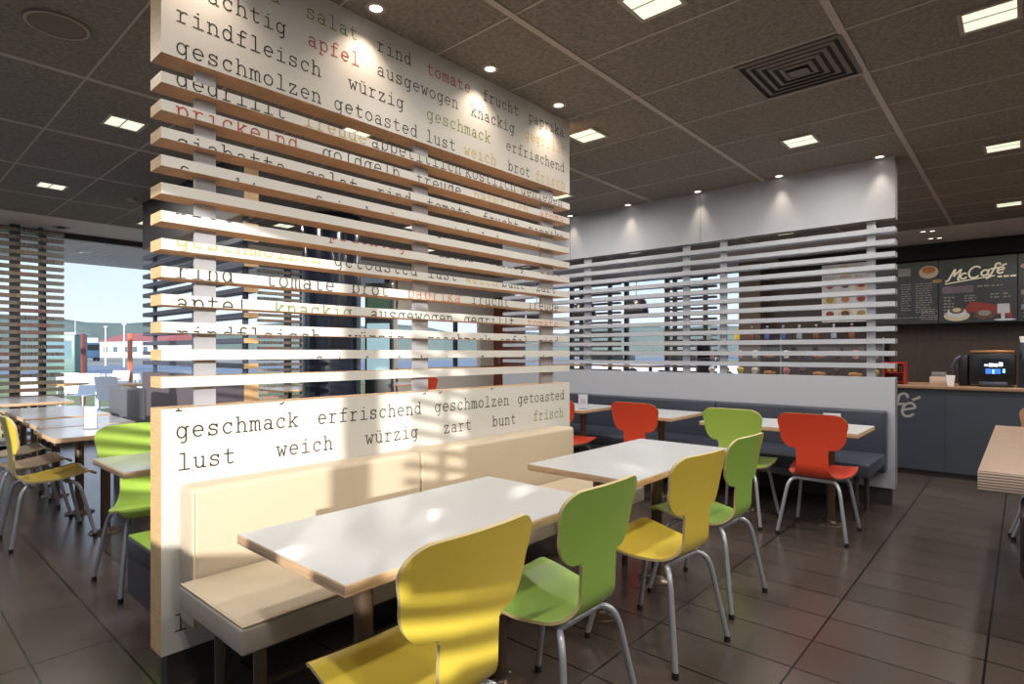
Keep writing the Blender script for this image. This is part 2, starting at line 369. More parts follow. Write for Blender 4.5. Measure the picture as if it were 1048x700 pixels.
# ================================================================== PARTITIONS
LOWZ = (.142, 1.064); UPZ = (2.392, 2.9)
def partition_word():
    y0, y1, xf, xb = .747, 3.326, -2.4, -2.518
    t = thing('slatted_partition', 'white slatted partition wall printed with typewriter food words, pale wood edges, centre left', 'partition', (xf, y0, 0))
    L = y1-y0; D = xf-xb
    put = lambda s_, z_: (.0007, s_-y0, z_)
    def panel(name, z0, z1, ylim=None):
        m_ = MB().box(-D, 0, z0, 0, L, z1, mats6=[5 if z0 > 1 else 6, 5, 5, 0, 5, 0])
        for k, wds in ROWS.items():
            z = row_z(k)
            if z - .02 > z1 or z + .065 < z0: continue
            for wd, s0, c in wds: ribbon(m_, wd, s0, z, put, 7 + c if False else c + 1 if True else 0, (z0+.001, z1-.001))
        return ob(name, (m_, [WHITE] + TXT[:4] + [PLY, PLY, ORGP]), t)
    # material order: 0 white, 1 black, 2 red, 3 green, 4 ochre, 5 ply, 6 ply
    def panel2(name, z0, z1, bot):
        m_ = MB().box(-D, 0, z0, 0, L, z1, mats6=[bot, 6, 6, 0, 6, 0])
        for k, wds in ROWS.items():
            z = row_z(k)
            if z - .02 > z1 or z + .065 < z0: continue
            for wd, s0, c in wds: ribbon(m_, wd, s0, z, put, c + 1, (z0+.001, z1-.001))
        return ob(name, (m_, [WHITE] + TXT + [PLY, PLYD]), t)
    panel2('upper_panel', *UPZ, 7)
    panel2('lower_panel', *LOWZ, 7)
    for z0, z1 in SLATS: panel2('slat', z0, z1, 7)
    for py0, py1 in ((0.885, 0.963), (1.982, 2.078), (3.075, 3.206)):
        ob('post', (MB().box(-.075, py0-y0, LOWZ[1], -.055, py1-y0, UPZ[0]), [GREYM]), t)
    ob('plinth', (MB().box(-D+.02, .03, 0, -.03, L-.03, LOWZ[0]), [DARKM]), t)
partition_word()

def partition_x(name, label, x0, x1, yf, posts, mats, D=.118, seams=()):
    """partition along X, front face towards -Y at yf"""
    up, lo, sl_, post, end, pl = mats
    t = thing(name, label, 'partition', (x0, yf, 0)); L = x1-x0
    for nm, z0, z1, mm in (('upper_panel', *UPZ, up), ('lower_panel', *LOWZ, lo)):
        m_ = MB().box(0, 0, z0, L, D, z1, mats6=[1, 0, 0, 1, 0, 1])
        ob(nm, (m_, [mm, end]), t)
    for s_ in seams: ob('seam', (MB().box(s_-x0-.002, -.0012, UPZ[0]+.002, s_-x0+.002, 0.001, UPZ[1]-.002), [DARKM]), t)
    for z0, z1 in SLATS:
        ob('slat', (MB().box(0, 0, z0, L, D, z1, mats6=[0, 0, 0, 1, 0, 1]), [sl_, end]), t)
    for a, b in posts:
        ob('post', (MB().box(a-x0, .055, LOWZ[1], b-x0, .075, UPZ[0]), [post]), t)
    ob('plinth', (MB().box(.03, .03, 0, L-.03, D-.02, LOWZ[0]), [pl]), t)
    return t
partition_x('slatted_partition', 'plain white slatted partition behind the navy bench with red chairs, lit by ceiling spots', -5.2, -.801, 5.69,
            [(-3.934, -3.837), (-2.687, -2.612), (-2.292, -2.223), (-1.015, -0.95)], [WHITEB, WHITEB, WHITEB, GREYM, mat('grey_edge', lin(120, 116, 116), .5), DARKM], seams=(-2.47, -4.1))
DARKSL = mat('dark_slat', lin(74, 78, 94), .4)
partition_x('slatted_partition', 'dark slatted partition with pale wood end, seen through the word partition at left', -7.2, -4.7, 2.06,
            [(-7.05, -6.98), (-5.95, -5.88), (-4.86, -4.79)], [CHAR, mat('violet_grey_panel', lin(96, 88, 96), .5), DARKSL, DARKSL, PLY, DARKM])

# ================================================================== CHAIRS
def chair_shell(col, edge):
    # profile: (u, y, z) along the shell from seat front to back top, half width w(u)
    prof = []
    def add(y, z): prof.append((y, z))
    for i in range(9):  # front waterfall
        a = R(60 - 60*i/8); add(.242 - .06*(1-math.sin(a)), .452 - .06*(1-math.cos(a)))
    for i in range(1, 13): 
        t_ = i/12; add(.182 - .28*t_, .452 - .040*t_ - .010*math.sin(PI*t_))
    cy, cz, r = -.098, .412+.10, .10
    for i in range(1, 13):
        a = R(270 - 78*i/12); add(cy + r*math.cos(a), cz + r*math.sin(a))
    y_, z_ = prof[-1]
    # straight, slightly reclined up to z=.85
    N = 34
    for i in range(1, N+1):
        t_ = i/N; zz = z_ + (.860 - z_)*t_; add(y_ - .055*t_ - .018*math.sin(PI*t_*.5)*0 + .012*math.sin(PI*t_), zz)
    P = prof
    # arclength
    S_ = [0]
    for a, b in zip(P, P[1:]): S_.append(S_[-1] + math.hypot(b[0]-a[0], b[1]-a[1]))
    tot = S_[-1]
    def at(s):
        for i in range(len(S_)-1):
            if s <= S_[i+1] or i == len(S_)-2:
                t_ = (s-S_[i])/(S_[i+1]-S_[i]); return (P[i][0]+(P[i+1][0]-P[i][0])*t_, P[i][1]+(P[i+1][1]-P[i][1])*t_)
    lobe0 = tot - .250   # start of the lobe
    sm = lambda t_: t_*t_*(3-2*t_)
    def half(s):
        if s < .055: # rounded front corners
            return .150 + .055*math.sqrt(max(0, 1-((.055-s)/.055)**2))
        if s < .22: return .205 + .006*math.sin(PI*(s-.055)/.165)
        if s < .50: return .205 - .105*sm((s-.22)/.28)
        if s < lobe0: return .100
        d = s - lobe0
        if d < .10:   # lower corner radius
            return .128 + .080*math.sqrt(max(0, 1-((.10-d)/.10)**2))
        e_ = tot - s
        wmax = .208 + .012*sm(min(1, (d-.10)/.07))
        if e_ < .075: return wmax - .075 + .075*math.sqrt(max(0, 1-((.075-e_)/.075)**2))
        return wmax
    ss = [0] 
    ss += [.055*(1-math.cos(PI/2*i/6)) for i in range(1, 7)]
    ss += [.055 + (.22-.055)*i/5 for i in range(1, 6)] + [.22+.28*i/13 for i in range(1, 14)] + [.50+(lobe0-.50)*i/5 for i in range(1, 5)]
    ss += [lobe0-.012, lobe0-.004]
    ss += [lobe0 + .10*(1-math.cos(PI/2*i/9)) for i in range(0, 10)]
    ss += [lobe0+.10 + (.250-.175)*i/5 for i in range(1, 6)]
    ss += [tot - .075 + .075*math.sin(PI/2*i/8) for i in range(1, 9)]
    ss = sorted(set(round(max(0, s), 6) for s in ss if s <= tot+1e-9))
    fn = lambda s: (.110 if lobe0-.002 > s > lobe0-.009 else half(s))
    NT = 12; th = .0055
    top, bot = [], []
    for s in ss:
        y, z = at(s); y2, z2 = at(min(tot, s+.004)); y1, z1 = at(max(0, s-.004))
        ty, tz = y2-y1, z2-z1; L = math.hypot(ty, tz); ty /= L; tz /= L
        ny, nz_ = -tz, ty     # seat: tangent -y -> normal +z ... flip below
        ny, nz_ = tz, -ty
        # for seat tangent=(-1,0): normal=(0,1) up ; for back tangent=(0,1): normal=(1,0) forward
        w_ = fn(s); backness = max(0, min(1, (s-.40)/.2))
        rowt, rowb = [], []
        for k in range(NT+1):
            t_ = -1 + 2*k/NT; x_ = w_*t_
            curve = .028*(x_/.21)**2*backness + .008*(x_/.21)**2*(1-backness)
            arch = 0
            if s > tot-.09: arch = -.012*(x_/.21)**2*((s-tot+.09)/.09)
            py, pz = y + ny*curve + ty*arch, z + nz_*curve + tz*arch
            # top of the thickness
            rowt.append((x_, py+ny*th, pz+nz_*th)); rowb.append((x_, py-ny*th, pz-nz_*th))
        top.append(rowt); bot.append(rowb)
    m_ = MB(); W = NT+1; nr = len(ss)
    vs = [v for r_ in top for v in r_]
    m_.add(vs, [(i*W+k, (i+1)*W+k, (i+1)*W+k+1, i*W+k+1)[::-1] for i in range(nr-1) for k in range(NT)], 0, True)
    vs = [v for r_ in bot for v in r_]
    m_.add(vs, [(i*W+k, (i+1)*W+k, (i+1)*W+k+1, i*W+k+1) for i in range(nr-1) for k in range(NT)], 0, True)
    loop = [(i, 0) for i in range(nr)] + [(nr-1, k) for k in range(1, W)] + [(i, NT) for i in range(nr-2, -1, -1)] + [(0, k) for k in range(NT-1, 0, -1)]
    n = len(loop); vs = [top[i][k] for i, k in loop] + [bot[i][k] for i, k in loop]
    m_.add(vs, [(i, (i+1) % n, n+(i+1) % n, n+i) for i in range(n)], 1, False)
    return m_.mesh('shell', [col, edge])
def bez(p0, p1, p2, n=6):
    return [tuple((1-t)**2*a + 2*(1-t)*t*b + t*t*c for a, b, c in zip(p0, p1, p2)) for t in [i/n for i in range(n+1)]]
def leg_mesh(sx_, sy_):
    fx, fy = (.215 if sy_ < 0 else .205)*sx_, (-.225 if sy_ < 0 else .222)
    tx, ty = .115*sx_, .10*sy_ - .02
    zt = .392
    kx, ky = tx + (fx-tx)*.42, ty + (fy-ty)*.42
    pts = [(tx*.3, ty, zt)] + bez((tx, ty, zt), (kx, ky, zt+.004), (kx+(fx-kx)*.22, ky+(fy-ky)*.22, zt-.085), 7) + [(fx, fy, .022)]
    m_ = MB().tube(pts, .0118, 10); foot = MB().cyl((fx, fy, .026), (fx, fy, 0), .013, .0135, 12)
    return m_.mesh('leg', [CHROME]), foot.mesh('rubber_foot', [RUBBER])
LEGS = [leg_mesh(a, b) for a, b in ((-1, 1), (1, 1), (-1, -1), (1, -1))]
_m = MB().box(-.09, -.10, .398, .09, .085, .405, bev=.003); _m.cyl((-.035, .08, .392), (.035, .08, .392), .0115); _m.cyl((-.035, -.12, .392), (.035, -.12, .392), .0115); _m.box(-.07, .03, .404, .07, .08, .424)
UNDER = _m.mesh('seat_mount', [CHROME])
SHELLS = {}
def chair(colname, x, y, facing, label, group='moulded plywood chairs', name='dining_chair'):
    """facing = direction the sitter looks, degrees ccw from +X"""
    cols = {'yellow': YEL, 'green': GRN, 'lime': GRN2, 'red': RED, 'tan': TAN}
    edge = CHEDGED if colname == 'red' or colname == 'yellow_dark' else CHEDGE
    if colname not in SHELLS: SHELLS[colname] = chair_shell(cols[colname], edge)
    t = thing(name, label, 'chair', (x, y, 0), R(facing-90), group)
    ob('shell', SHELLS[colname], t)
    ob('seat_mount', UNDER, t)
    for lm, fm in LEGS:
        l_ = ob('leg', lm, t); ob('rubber_foot', fm, l_)
    return t
chair('yellow', -1.205, .985, 180, 'yellow moulded chair nearest the camera, striped by sunlight, at the front white table')
chair('green', -1.235, 1.60, 180, 'green moulded chair with back turned, between the two yellow chairs in the front row')
chair('yellow', -1.225, 2.35, 175, 'yellow moulded chair in the front row, at the second white table between two green chairs')
chair('green', -1.265, 2.99, 178, 'green moulded chair at the far end of the front row, behind the second yellow chair')
chair('red', -1.085, 4.51, 90, 'red moulded chair nearest the counter, at the right end of the navy bench tables')
chair('lime', -1.63, 4.51, 90, 'lime green moulded chair beside the rightmost red chair, facing the navy bench')
chair('red', -2.44, 4.50, 90, 'red moulded chair in the middle of the navy bench, seen above the second white table')
chair('red', -3.27, 4.50, 90, 'red moulded chair mostly hidden behind the end of the beige bench')
chair('lime', -3.66, 1.09, 0, 'lime green moulded chair left of the word partition, sun stripes across its back')
chair('yellow', -3.68, 1.70, 0, 'yellow moulded chair seen low through the slats behind the word partition')
chair('red', -3.68, 2.45, 0, 'red moulded chair seen low through the slats behind the word partition')
chair('yellow', -5.03, .87, 90, 'yellow-backed moulded chair at far left, nearest of its row at the window tables')
chair('tan', -5.72, .87, 90, 'brownish moulded chair directly behind the yellow-backed one at the window tables')
chair('tan', -6.45, .87, 90, 'brownish moulded chair third in the row at the window tables, furthest one visible')

# ================================================================== TABLES
def table(x0, x1, y0, y1, poles, label, top=TABLE, edge=TABEDGE, h=.73, th=.03, group='white cafe tables', pm=BROWNM, cat='table', name='cafe_table'):
    t = thing(name, label, cat, ((x0+x1)/2, (y0+y1)/2, 0), 0, group); cx, cy = (x0+x1)/2, (y0+y1)/2
    m_ = MB(); a, b, c, d = x0-cx, x1-cx, y0-cy, y1-cy
    m_.box(a, c, h-th, b, d, h-.0015, mi=1, bev=.002); m_.box(a+.002, c+.002, h-.003, b-.002, d-.002, h, mi=0)
    ob('tabletop', (m_, [top, edge]), t)
    for px_, py_ in poles:
        q = MB().cyl((px_-cx, py_-cy, .008), (px_-cx, py_-cy, h-th), .030, n=24)
        po = ob('pole', (q, [pm]), t)
        ob('mounting_plate', (MB().box(px_-cx-.09, py_-cy-.09, h-th-.008, px_-cx+.09, py_-cy+.09, h-th-.0005), [pm]), po)
        q = MB().lathe([(.1, 0), (.1, .006), (.094, .011), (.04, .013), (.034, .03)], (px_-cx, py_-cy, 0))
        q.lathe([(.006, .0125), (.006, .016), (.003, .018)], (px_-cx+.065, py_-cy, 0), n=8, mi=1); q.lathe([(.006, .0125), (.006, .016), (.003, .018)], (px_-cx-.065, py_-cy, 0), n=8, mi=1)
        q.lathe([(.006, .0125), (.006, .016), (.003, .018)], (px_-cx, py_-cy+.065, 0), n=8, mi=1); q.lathe([(.006, .0125), (.006, .016), (.003, .018)], (px_-cx, py_-cy-.065, 0), n=8, mi=1)
        ob('base_plate', (q, [pm, CHROME]), t)
    return t
table(-1.77, -1.19, .755, 1.845, [(-1.52, 1.03), (-1.52, 1.64)], 'white rectangular cafe table nearest the camera, in front of the beige bench')
table(-1.82, -1.23, 2.17, 3.285, [(-1.555, 2.40), (-1.555, 2.99)], 'second white cafe table, behind the front one along the beige bench')
table(-1.93, -.83, 4.42, 5.0, [(-1.08, 4.80), (-1.625, 4.80)], 'white cafe table at the right end of the navy bench, small card on it')
table(-2.75, -2.19, 4.46, 5.12, [(-2.45, 4.80)], 'small single-pole cafe table in the middle of the navy bench')
table(-4.15, -3.10, 4.50, 5.12, [(-3.30, 4.80), (-3.95, 4.80)], 'cafe table at the left of the navy bench, card holder on it')
WGREY = mat('pale_window_table_laminate', lin(176, 178, 184), .16)
table(-3.58, -3.06, .80, 1.85, [(-3.33, 1.08), (-3.33, 1.65)], 'cafe table right behind the left end of the word partition, by the lime chair', top=WGREY)
table(-3.58, -3.06, 2.2, 3.3, [(-3.32, 2.45), (-3.32, 3.0)], 'cafe table seen through the slats behind the word partition', top=WGREY)
table(-5.22, -4.575, .82, 1.42, [(-4.90, 1.17)], 'square window-side cafe table at left, nearest of its row, under the card holder', top=WGREY)
table(-5.94, -5.27, .87, 1.46, [(-5.63, 1.17)], 'second window-side cafe table at left, between its two neighbours', top=WGREY)
table(-7.31, -6.10, .90, 1.50, [(-6.455, 1.17), (-7.05, 1.17)], 'long window-side cafe table at far left behind the chairs', top=WGREY)
table(-9.1, -8.02, 1.0, 1.62, [(-8.25, 1.3), (-8.85, 1.3)], 'furthest cafe table at left, right beside the slatted window screen', top=WGREY)

# thick laminated table at the right edge
def striped(name):
    m = bpy.data.materials.new(name); m.use_nodes = True; t = m.node_tree; b = t.nodes['Principled BSDF']
    c = t.nodes.new('ShaderNodeTexCoord'); s_ = t.nodes.new('ShaderNodeSeparateXYZ'); t.links.new(c.outputs['Object'], s_.inputs[0])
    n = t.nodes.new('ShaderNodeTexNoise'); n.inputs['Scale'].default_value = 6; t.links.new(c.outputs['Object'], n.inputs[0])
    ma = t.nodes.new('ShaderNodeMath'); ma.operation = 'MULTIPLY_ADD'; ma.inputs[1].default_value = .008; t.links.new(n.outputs[0], ma.inputs[0]); t.links.new(s_.outputs['Z'], ma.inputs[2])
    m2 = t.nodes.new('ShaderNodeMath'); m2.operation = 'MULTIPLY'; m2.inputs[1].default_value = 2*PI/.0125; t.links.new(ma.outputs[0], m2.inputs[0])
    si = t.nodes.new('ShaderNodeMath'); si.operation = 'SINE'; t.links.new(m2.outputs[0], si.inputs[0])
    rmp = t.nodes.new('ShaderNodeValToRGB'); rmp.color_ramp.elements[0].position = 0; rmp.color_ramp.elements[0].color = lin(128, 106, 94)
    rmp.color_ramp.elements[1].position = .55; rmp.color_ramp.elements[1].color = lin(206, 190, 178)
    t.links.new(si.outputs[0], rmp.inputs[0]); t.links.new(rmp.outputs[0], b.inputs['Base Color']); b.inputs['Roughness'].default_value = .5
    return m
STR = striped('laminated_striped_edge')
OAK = mat('brown_oak_top', lin(142, 118, 98), .35, noise=.14, nscale=5, stretch=(1, 12, 1))
t = thing('communal_table', 'thick wooden communal table with striped laminated edge at the right edge', 'table', (.55, 4.55, 0))
m_ = MB().box(-.712, -1.12, .64, .712, 1.10, .7285, mi=1, bev=.002); m_.box(-.71, -1.118, .727, .71, 1.098, .73, mi=0)
ob('tabletop', (m_, [OAK, STR]), t)
for fx, fy, tx_, ty_ in ((-.62, .74, -.42, .72), (-.606, .645, -.40, .68), (.62, .74, .42, .72), (.606, .645, .40, .68), (.62, -.74, .42, -.72), (.606, -.645, .40, -.68)):
    lg = ob('leg', (MB().tube([(fx, fy, .02), ((fx+tx_)/2, (fy+ty_)/2, .33), (tx_, ty_, .642)], .013), [CHROME]), t)
    ob('rubber_foot', (MB().cyl((fx, fy, 0), (fx, fy, .025), .016, n=12), [RUBBER]), lg)
ob('leg', (MB().box(-.05, -.95, 0, .05, -.85, .64, bev=.004), [DARKM]), t)

# chairs at the communal table
def plain_chair(x, y, facing, label, shellcol, edge, legs=CHROME):
    t = thing('dining_chair', label, 'chair', (x, y, 0), R(facing-90), 'chairs at the communal table')
    ob('shell', chair_shell(shellcol, edge), t); ob('seat_mount', UNDER, t)
    for lm, fm in LEGS:
        l_ = ob('leg', lm, t); ob('rubber_foot', fm, l_)
    return t
plain_chair(.19, 5.82, 270, 'wood-brown moulded chair at the far end of the thick communal table', mat('walnut_shell', lin(132, 102, 76), .4), CHEDGE)
# upholstered black chair at the extreme right edge
t = thing('armchair', 'black upholstered chair on a swivel foot, cut off by the right photo edge', 'chair', (.222, 3.42, 0))
m_ = MB().box(-.235, -.22, .30, .235, .22, .45, bev=.05); ob('seat', (m_, [mat('black_upholstery', lin(30, 29, 32), .5)]), t)
ob('armrest', (MB().box(-.235, -.21, .40, -.19, .21, .60, bev=.02), [MATS['black_upholstery']]), t); ob('armrest', (MB().box(.145, -.21, .40, .19, .21, .60, bev=.02), [MATS['black_upholstery']]), t)
m_ = MB().box(-.2, -.22, .44, .2, -.15, .78, bev=.03); ob('backrest', (m_, [MATS['black_upholstery']]), t)
ob('pole', (MB().cyl((0, 0, .02), (0, 0, .31), .025), [CHROME]), t)
m_ = MB().lathe([(.22, 0), (.22, .008), (.1, .016), (.03, .03)], n=32); ob('base_plate', (m_, [CHROME]), t)

# ================================================================== BENCHES
def bench_a():
    t = thing('bench', 'long beige leatherette bench against the word partition', 'bench', (-2.4, .76, 0))
    # backrest with softened top, split at the seam
    seam = 1.875 - .76
    for a, b in ((.045, seam), (seam, 2.43)):
        m_ = MB().box(.001, a, .262, .14, b, .778, bev=.022)
        bk = ob('backrest', (m_, [BEIGE]), t)
        ob('piping', (MB().tube([(.136, a+.006, .275), (.136, a+.006, .763)], .004, 8), [PIPING]), bk)
    for a, b in ((0, seam), (seam, 2.45)):
        m_ = MB().box(.14, a, .362, .65, b, .444, bev=.010, mi=1).box(.142, a+.006, .41, .642, b-.004, .453, bev=.012)
        st = ob('seat_cushion', (m_, [BEIGE, BEIGE_D]), t)
        ob('piping', (MB().tube([(.148, a+.005, .449), (.643, a+.005, .449), (.645, b-.004, .449)], .004, 8), [PIPING]), st)
    for lx in (.30, .60):
        for ly in (.08, 1.11, 2.3):
            ob('leg', (MB().cyl((lx, ly, 0), (lx, ly, .373), .018, .022, n=16), [BROWNM]), t)
    ob('rail', (MB().box(.358, .05, .09, .382, 2.4, .108), [BROWNM]), t)
bench_a()
def bench_n():
    t = thing('bench', 'dark navy leatherette bench along the plain white slatted partition', 'bench', (-5.1, 5.69, 0)); L = 4.25
    for a, b in ((0, 1.35), (1.35, 2.84), (2.84, L)):
        ob('backrest', (MB().box(a+.001, -.14, .286, b-.001, -.001, .79, bev=.014), [NAVY]), t)
        ob('seat_cushion', (MB().box(a+.001, -.79, .35, b-.001, -.14, .45, bev=.014), [NAVY]), t)
    for lx in (.1, 1.35, 2.84, L-.1):
        for ly in (-.7, -.3):
            ob('leg', (MB().cyl((lx, ly, 0), (lx, ly, .351), .018, n=14), [DARKM]), t)
bench_n()
t = thing('bench', 'bench with lime seat and dark sides on the far side of the word partition', 'bench', (-2.52, .80, 0))
ob('seat_cushion', (MB().box(-.50, 0, .37, -.13, 2.45, .45, bev=.012, mi=1), [GRN2, CHAR]), t)
m_ = MB().box(-.495, .005, .4505, -.135, 2.44, .456); ob('seat_cover', (m_, [GRN2]), t)
ob('backrest', (MB().box(-.14, 0, .286, -.001, 2.45, .79, bev=.014), [CHAR]), t)
ob('side_panel', (MB().box(-.49, .002, .20, -.15, .03, .372), [CHAR]), t)
for ly in (.15, 1.2, 2.3): ob('leg', (MB().cyl((-.40, ly, 0), (-.40, ly, .37), .02, n=14), [DARKM]), t); ob('base_plate', (MB().lathe([(.07, 0), (.07, .008), (.03, .012)], (-.40, ly, 0)), [DARKM]), t) 
t = thing('booth_seat', 'grey upholstered booth seat behind the left window tables', 'bench', (-6.5, 1.58, 0))
GUP = mat('grey_upholstery', lin(96, 98, 108), .55, bump=.1, nscale=40)
ob('backrest', (MB().box(0, 0, .30, .67, .12, .955, bev=.02), [GUP]), t)
ob('seat_cushion', (MB().box(0, .12, .30, .67, .46, .45, bev=.02), [GUP]), t)
ob('plinth', (MB().box(.03, .03, 0, .64, .43, .30), [DARKM]), t)

# ================================================================== CARD HOLDERS
CARD = mat('white_card', lin(240, 238, 240), .5)
ACR = glass('acrylic', (.96, .97, 1, 1), .15)
def holder(x, y, rz, w_, h_, label, cat='card holder', name='card_holder'):
    t = thing(name, label, cat, (x, y, .73), rz)
    ob('acrylic_stand', (MB().box(-w_/2, -.03, 0, w_/2, .03, .004).box(-w_/2, -.004, .004, w_/2, -.002, h_).box(-w_/2, .006, .004, w_/2, .008, h_), [ACR]), t)
    c_ = MB().box(-w_/2+.006, -.0015, .006, w_/2-.006, .005, h_-.01)
    for k in range(3): c_.box(-w_/4, -.0019, h_*.35+k*h_*.12, w_/4, -.0014, h_*.35+k*h_*.12+h_*.03, mi=1)
    ob('card', (c_, [CARD, mat('grey_print', lin(120, 120, 130), .6)]), t)
holder(-4.98, 1.10, R(41), .10, .17, 'acrylic holder with a white card on the nearest left window table')
holder(-3.19, 4.64, R(30), .10, .15, 'upright card holder on the left table by the navy bench')
holder(-1.10, 4.93, R(20), .13, .09, 'small folded card standing behind the back of the rightmost red chair')

# ================================================================== CEILING FITTINGS
def area(parent, size, power, col, loc, sp=R(178)):
    l = bpy.data.lights.new('panel_light', 'AREA'); l.shape = 'SQUARE'; l.size = size; l.energy = power; l.color = col; l.spread = sp
    o = bpy.data.objects.new('panel_light', l); COL.objects.link(o); o.parent = parent; o.location = loc; return o
GREYTRIM = mat('lamp_trim', lin(160, 150, 142), .5)
FRM = MB()
for a in ((-.12,-.12,.12,-.10),(-.12,.10,.12,.12),(-.12,-.10,-.10,.10),(.10,-.10,.12,.10)): FRM.box(a[0],a[1],-.012,a[2],a[3],-.001)
FRM = FRM.mesh('lamp_frame', [GREYTRIM])
DIF = MB().box(-.10,-.10,-.008,.10,.10,-.003).box(-.10,-.012,-.0095,.10,-.004,-.008,mi=1).mesh('diffuser', [PANELEM, GREYTRIM])
def near_desc(i, j):
    return 'square recessed ceiling light glowing greenish white, '
PL = {(-1,3):'above the communal table side, right of the air vent', (1,3):'between the air vent and the plain white partition', (2,2):'beside the far top corner of the word partition',
      (1,1):'at the top edge of the photo, nearest above the front tables', (0,4):'right of the plain partition, halfway to the counter', (0,2):'in the top right corner of the photo',
      (0,6):'furthest right, just before the counter ceiling band', (4,0):'left of the word partition, the nearer of two', (6,0):'left of the word partition, the farther of two'}
for i in range(-3, 8):
    for j in range(-1, 7):
        if (i+j) % 2 or (i, j) == (2, 0): continue
        xx, yy = -.125 - 1.16*i, 1.25 + 1.18*j
        if xx < -8.8 or xx > 3.8: continue
        vis = PL.get((i, j))
        where = vis or ('%s row from the counter, %s from the right wall' % (['seventh','sixth','fifth','fourth','third','second','first','zeroth'][j+1], ['first','second','third','fourth','fifth','sixth','seventh','eighth','ninth','tenth','eleventh'][i+3]))
        t = thing('ceiling_light', ('square recessed ceiling light, ' + where), 'ceiling light', (xx, yy, H), 0, 'square recessed ceiling lights')
        ob('lamp_frame', FRM, t); ob('diffuser', DIF, t); area(t, .115, LAMP_POWER, (1, .94, .84), (0, 0, -.02))
RIM = MB().lathe([(.030, -.004), (.045, -.008), (.05, -.001)], n=24, caps=False).mesh('rim', [GREYTRIM])
BUL = MB().lathe([(.0, -.001), (.015, -.006), (.031, -.003)], n=20, caps=False).mesh('bulb', [SPOTEM])
def spot(x, y, label, group, power=1, cone=66):
    t = thing('spotlight', label, 'spotlight', (x, y, H), 0, group); ob('rim', RIM, t); ob('bulb', BUL, t)
    l = bpy.data.lights.new('spot_light', 'SPOT'); l.energy = SPOT_POWER*power; l.color = (1, .80, .60); l.spot_size = R(cone); l.spot_blend = .9; l.shadow_soft_size = .02
    o = bpy.data.objects.new('spot_light', l); COL.objects.link(o); o.parent = t; o.location = (0, 0, -.015); return t
for k, yy in enumerate((.88, 1.62, 2.40, 3.05)):
    spot(-2.29, yy, 'round recessed spotlight washing the word partition, number %s from its near end' % ('one', 'two', 'three', 'four')[k], 'spots along the word partition', 1.7, 112)
for k, xx in enumerate((-.90, -1.69, -2.47, -3.27, -4.05)):
    spot(xx, 5.622, 'round recessed spotlight over the plain white partition, %s from its right end' % ('first', 'second', 'third', 'fourth', 'fifth')[k], 'spots along the plain partition', 1.5, 62)
for k, (xx, yy) in enumerate(((-1.02, 9.5), (-.92, 9.52), (-1.0, 10.15), (-.9, 10.17))):
    spot(xx, yy, '%s small spotlight in the ceiling band before the menu boards' % ('near left', 'near right', 'far left', 'far right')[k], 'paired spots before the menu boards', .6)
# round flush speaker
t = tag(ob('ceiling_speaker', (MB().lathe([(.0, -.014), (.10, -.013), (.128, -.008), (.135, -.002)], n=40, caps=False).lathe([(.118, -.0135), (.125, -.017), (.132, -.012)], n=40, caps=False, mi=1), [mat('speaker_cloth', lin(118, 106, 96), .8), GREYTRIM]), loc=(-3.58, .655, H)), 'large round flush speaker in the ceiling at top left', 'speaker')
# square air vent
t = thing('air_vent', 'square ceiling air vent with concentric louvres', 'air vent', (-.97, 3.585, H))
VM = mat('vent_metal', lin(104, 94, 86), .5); VB = mat('vent_dark', lin(24, 22, 21), .8)
ob('backing', (MB().box(-.27, -.27, -.004, .27, .27, -.0005), [VB]), t)
for k in range(5):
    a = .275 - k*.047; m_ = MB(); b = a - .023
    # sloping ring
    vs = []
    for r_, z_ in ((a, -.007), (b, -.012), (b, -.009), (a-.002, -.004)):
        vs += [(-r_, -r_, z_), (r_, -r_, z_), (r_, r_, z_), (-r_, r_, z_)]
    m_.add(vs, [(q*4+i, q*4+(i+1) % 4, ((q+1) % 4)*4+(i+1) % 4, ((q+1) % 4)*4+i) for q in range(4) for i in range(4)])
    ob('louvre', (m_, [VM]), t)
ob('centre_plate', (MB().box(-.052, -.04, -.02, .052, .04, -.015), [VM]), t)
t = tag(ob('smoke_detector', (MB().lathe([(.045, -.001), (.045, -.02), (.03, -.032), (.0, -.034)], n=24, caps=False), [mat('detector_white', lin(170, 160, 150), .5)]), loc=(-7.05, 1.92, H)), 'small round ceiling detector behind the left ceiling lights', 'detector')
t = thing('ceiling_diffuser', 'small oval air outlet in the pale ceiling band over the left window', 'air vent', (-9.35, 1.75, H-.002))
ob('rim', (MB().lathe([(.10, -.001), (.085, -.012), (.06, -.006)], n=28, caps=False), [GREYTRIM]), t); ob('core', (MB().lathe([(0, -.008), (.045, -.010), (.05, -.002)], n=28, caps=False), [VB]), t)

